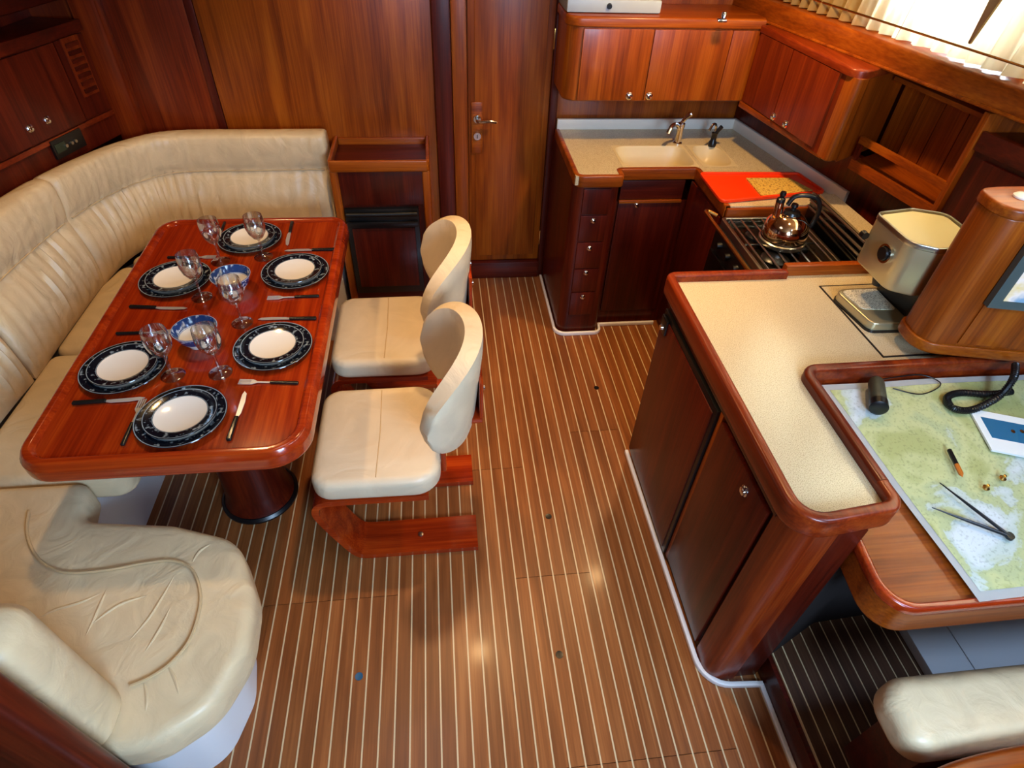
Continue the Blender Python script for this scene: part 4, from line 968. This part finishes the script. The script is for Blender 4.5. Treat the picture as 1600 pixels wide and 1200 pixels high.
# chart
nx, ny = 16, 16
A0, A1 = pd(1530, 941, .7785), pd(1274, 592, .7785)
A1.y = min(A1.y, 1.188); ed = Vector((A1.x - A0.x, A1.y - A0.y)); A2 = (A0.x + .80, A0.y + .02); A3 = (A1.x + .86, 1.19)
def sheet(m0, m1, lift):
    bm = bmesh.new(); g = []
    for i in range(nx + 1):
        row = []
        for j in range(ny + 1):
            s_ = m0 + (1 - 2 * m0) * i / nx; t_ = m1 + (1 - 2 * m1) * j / ny
            x = (A0.x * (1 - s_) + A2[0] * s_) * (1 - t_) + (A1.x * (1 - s_) + A3[0] * s_) * t_
            y = (A0.y * (1 - s_) + A2[1] * s_) * (1 - t_) + (A1.y * (1 - s_) + A3[1] * s_) * t_
            z = .7785 + .003 * math.sin(x * 9 + y * 5) * min(1, s_ * 4) + .002 * math.sin(y * 13) - .06 * max(0, .55 - y) + lift
            row.append(bm.verts.new((x, y, z)))
        g.append(row)
    for i in range(nx):
        for j in range(ny): bm.faces.new((g[i][j], g[i + 1][j], g[i + 1][j + 1], g[i][j + 1]))
    return bm
bm = sheet(0, 0, 0); bmesh.ops.solidify(bm, geom=bm.faces[:], thickness=.0012)
chart = thing('sea_chart', 'green and white paper sea chart hanging over the chart table edge', 'chart', (1.7, .85, .778))
part('sheet', tilt(bm), 'paper', chart, smooth=60)
part('printed_area', tilt(sheet(.024, .034, .0011)), 'chart', chart, smooth=60)
PZ = .786
# booklet
bk = [pd(u, v, PZ) for u, v in ((1512, 640), (1548, 705))]; bw = (pd(1604, 716, PZ) - bk[1]).normalized() * .21; bk = [bk[0], bk[1], bk[1] + bw, bk[0] + bw]
bko = thing('booklet', 'white booklet with a blue banner lying on the sea chart', 'booklet', (bk[1].x + .1, bk[1].y + .08, PZ))
part('cover', tilt(slab([(q.x, q.y) for q in bk], PZ, PZ + .006)), 'paper', bko)
bn = [bk[0].lerp(bk[1], f) + bw * g for f, g in ((.18, .10), (.68, .10), (.68, .92), (.18, .92))]
part('banner', tilt(slab([(q.x, q.y) for q in bn], PZ + .006, PZ + .0068)), 'blueprint', bko)
for u, v in ((1583, 674), (1597, 674)):
    q = pd(u, v, PZ + .007); part('emblem', tilt(lathe([(0, 0), (.006, 0), (.006, .0006), (0, .0006)], 14, c=(q.x, q.y, PZ + .0068))), 'brass', bko)
# dividers
dv = thing('chart_dividers', 'open black two legged chart dividers lying on the sea chart', 'dividers', tuple(pd(1578, 838, PZ)))
h_ = pd(1578, 838, PZ + .004)
for u, v in ((1468, 754), (1456, 793)):
    e_ = pd(u, v, PZ + .003); part('leg', tilt(tube([h_, h_.lerp(e_, .5), e_], .004, 8, rs=[.0045, .004, .0012])), 'black', dv)
part('hinge', tilt(lathe([(0, -.004), (.010, -.004), (.010, .004), (0, .004)], 16, c=tuple(h_))), 'black', dv)
# pencil
a_, b_ = pd(1483, 703, PZ + .006), pd(1504, 745, PZ + .006)
pc = thing('short_pencil', 'short stubby brown and orange pencil lying on the sea chart', 'pencil', tuple(a_))
part('shaft', tilt(tube([a_, a_.lerp(b_, .55)], .006, 6)), 'black', pc); part('grip', tilt(tube([a_.lerp(b_, .55), a_.lerp(b_, .9), b_], .006, 6, rs=[.0062, .0062, .001])), plain('orange_paint', srgb(190, 100, 20), .4), pc)
for (u, v), lb in zip(((1566, 748), (1540, 763)), ('small brass weight on the chart beside the booklet', 'small brass weight on the chart beside the dividers')):
    q = pd(u, v, PZ); single('chart_weight', tilt(lathe([(0, 0), (.008, 0), (.009, .004), (.004, .008), (.004, .014), (0, .015)], 16, c=tuple(q))), 'brass', lb, 'weight', 'brass chart weights')
# hand bearing device
q = pd(1366, 640, PZ); q2 = pd(1362, 598, PZ)
hb = thing('bearing_compass', 'stubby dark hand bearing compass lying on the sea chart by the island rail', 'compass', tuple(q))
ax_ = (q2 - q).normalized(); c0 = q + Vector((0, 0, .026))
part('barrel', tilt(tube([c0, c0 + ax_ * .012, c0 + ax_ * .075, c0 + ax_ * .085], .024, 20, rs=[.022, .024, .022, .018])), plain('olive_rubber', srgb(62, 60, 44), .5), hb)
part('lens_ring', tilt(tube([c0 - ax_ * .022, c0 - ax_ * .018, c0 + ax_ * .002], .026, 20, rs=[.018, .026, .026])), 'black', hb)
part('cord', tilt(tube(catmull([c0 + ax_ * .085, pd(1395, 590, PZ + .003), pd(1440, 586, PZ + .003), pd(1470, 600, PZ + .003), pd(1440, 616, PZ + .003), pd(1395, 607, PZ + .003)], 6), .0018, 6)), 'black', hb)

# ------------------------------------------------------------------ instrument console
kc = thing('instrument_console', 'wooden instrument pod with rounded edge holding a lit plotter above the chart table', 'console', (1.75, 1.35, .945))
con = rounded([(1.545, 1.368, .04), (1.530, 1.250, .09), (1.98, 1.148, 0), (2.03, 1.148, 0), (1.98, 1.375, 0), (1.60, 1.375, .02)], 8)
part('pod', slab(con, .985, 1.385, r=.006), 'cherryZ', kc, smooth=40)
part('pod_foot', slab(inset(ccw(con), -.008), .945, .984, r=.004, rb=.012), 'cherryX', kc, smooth=40)
part('pod_cap', slab(inset(ccw(con), -.004), 1.386, 1.412, r=.008), 'cherryX', kc, smooth=40)
KA, KB = Vector((1.530, 1.250)), Vector((1.98, 1.148)); kd = (KB - KA).normalized(); kn = Vector((kd.y, -kd.x))
def face(u0, u1, z0, z1, th, off=0.0):
    a = KA + kd * u0 + kn * off; b2 = KA + kd * u1 + kn * off
    return hexa(bmesh.new(), a, b2, z0, z1, th, -1)
part('front_panel', face(.10, .455, .995, 1.375, .005), 'cherryZ', kc)
q = pp(1537, 470, tuple(KA), tuple(KB)); qt = pp(1588, 372, tuple(KA), tuple(KB))
us = (Vector((q.x, q.y)) - KA).dot(kd)
sc_ = part('plotter', face(us, us + .30, q.z - .005, qt.z + .01, .022, .004), 'bezel', kc, label='grey framed lit plotter screen')
part('screen', face(us + .028, us + .275, q.z + .022, qt.z - .01, .002, .0262), 'screen', sc_)
q = pz(1597, 308, 1.412)
part('dome_light', lathe([(0, 0), (.022, 0), (.022, .004), (.014, .010), (0, .012)], 20, c=(q.x, q.y, 1.4121)), 'white', kc)
hs_ = thing('radio_handset_cord', 'thick black coiled handset cord looping onto the sea chart', 'cord', tuple(pd(1500, 630, PZ)))
def pdw(u, v, z): q = pd(u, v, z); return Vector((q.x, q.y, z + KT * (q.y - .545)))
cpts = [(1.80, 1.165, .950), pdw(1583, 592, .86), pdw(1560, 620, PZ + .03), pdw(1520, 640, PZ + .012), pdw(1490, 638, PZ + .012), pdw(1480, 622, PZ + .012), pdw(1500, 614, PZ + .012), pdw(1545, 616, PZ + .012), pdw(1580, 612, PZ + .015)]
base = catmull(cpts, 40); bm = bmesh.new(); pts = []
for i, p in enumerate(base):
    t = (base[min(i + 1, len(base) - 1)] - base[max(i - 1, 0)]).normalized(); u_ = t.orthogonal().normalized(); v_ = t.cross(u_)
    pts.append(p)
tube(pts, .009, 10, bm=bm, rs=[.0085 + .0022 * (i % 4 < 2) for i in range(len(pts))])
part('coiled_cord', bm, 'black', hs_)

# ------------------------------------------------------------------ chart seat and white locker lid
wl = [pz(u, v, .16) for u, v in ((1405, 965), (1455, 1058))]
sl = thing('white_locker_lid', 'pale white moulded locker lid on the raised floor under the chart table', 'locker', (wl[1].x + .3, .65, .12))
part('lid', B(wl[0].x, wl[0].x + .145, .46, .800, .12, .16, b=.004), 'whitebase', sl); part('lid', B(wl[0].x + .148, wl[0].x + .62, .46, .800, .12, .16, b=.004), 'whitebase', sl)
ns = thing('navigator_bench', 'cream cushioned wooden seat facing the chart table', 'seat', (1.5, .3, .12))
part('seat_cushion', slab(rounded([(1.165, .315, .06), (1.165, .495, .075), (2.1, .495, .055), (2.1, .315, .055)], 8), .43, .53, r=.045, rb=.02, n=6), 'leather', ns, smooth=60)
part('seat_box', B(1.22, 2.1, .316, .44, .12, .432, b=.01), 'mahoX', ns)
part('seat_back', sweep(catmull([(.94, .17), (1.06, .245), (1.25, .295), (1.6, .312), (2.1, .312)], 6), rprof(-.05, .0, .12, .565, .015)), 'cherryX', ns, smooth=50)

# ------------------------------------------------------------------ floor fittings
for (u, v), mt, lb in (((857, 807), 'black', 'black finger hole plug in the planks beside the island'), ((874, 1023), 'black', 'black finger hole plug in the planks near the raised step'), ((561, 1057), 'plug', 'blue finger hole plug in the planks near the round settee end'), ((932, 606), 'black', 'small black finger hole plug in the planks before the galley')):
    q = pz(u, v, 0); single('floor_plug', lathe([(0, .0), (.013, .0), (.013, .0012), (.009, .0008), (0, .0006)], 20, c=(q.x, q.y, .0002)), mt, lb, 'plug', 'floor panel finger hole plugs')
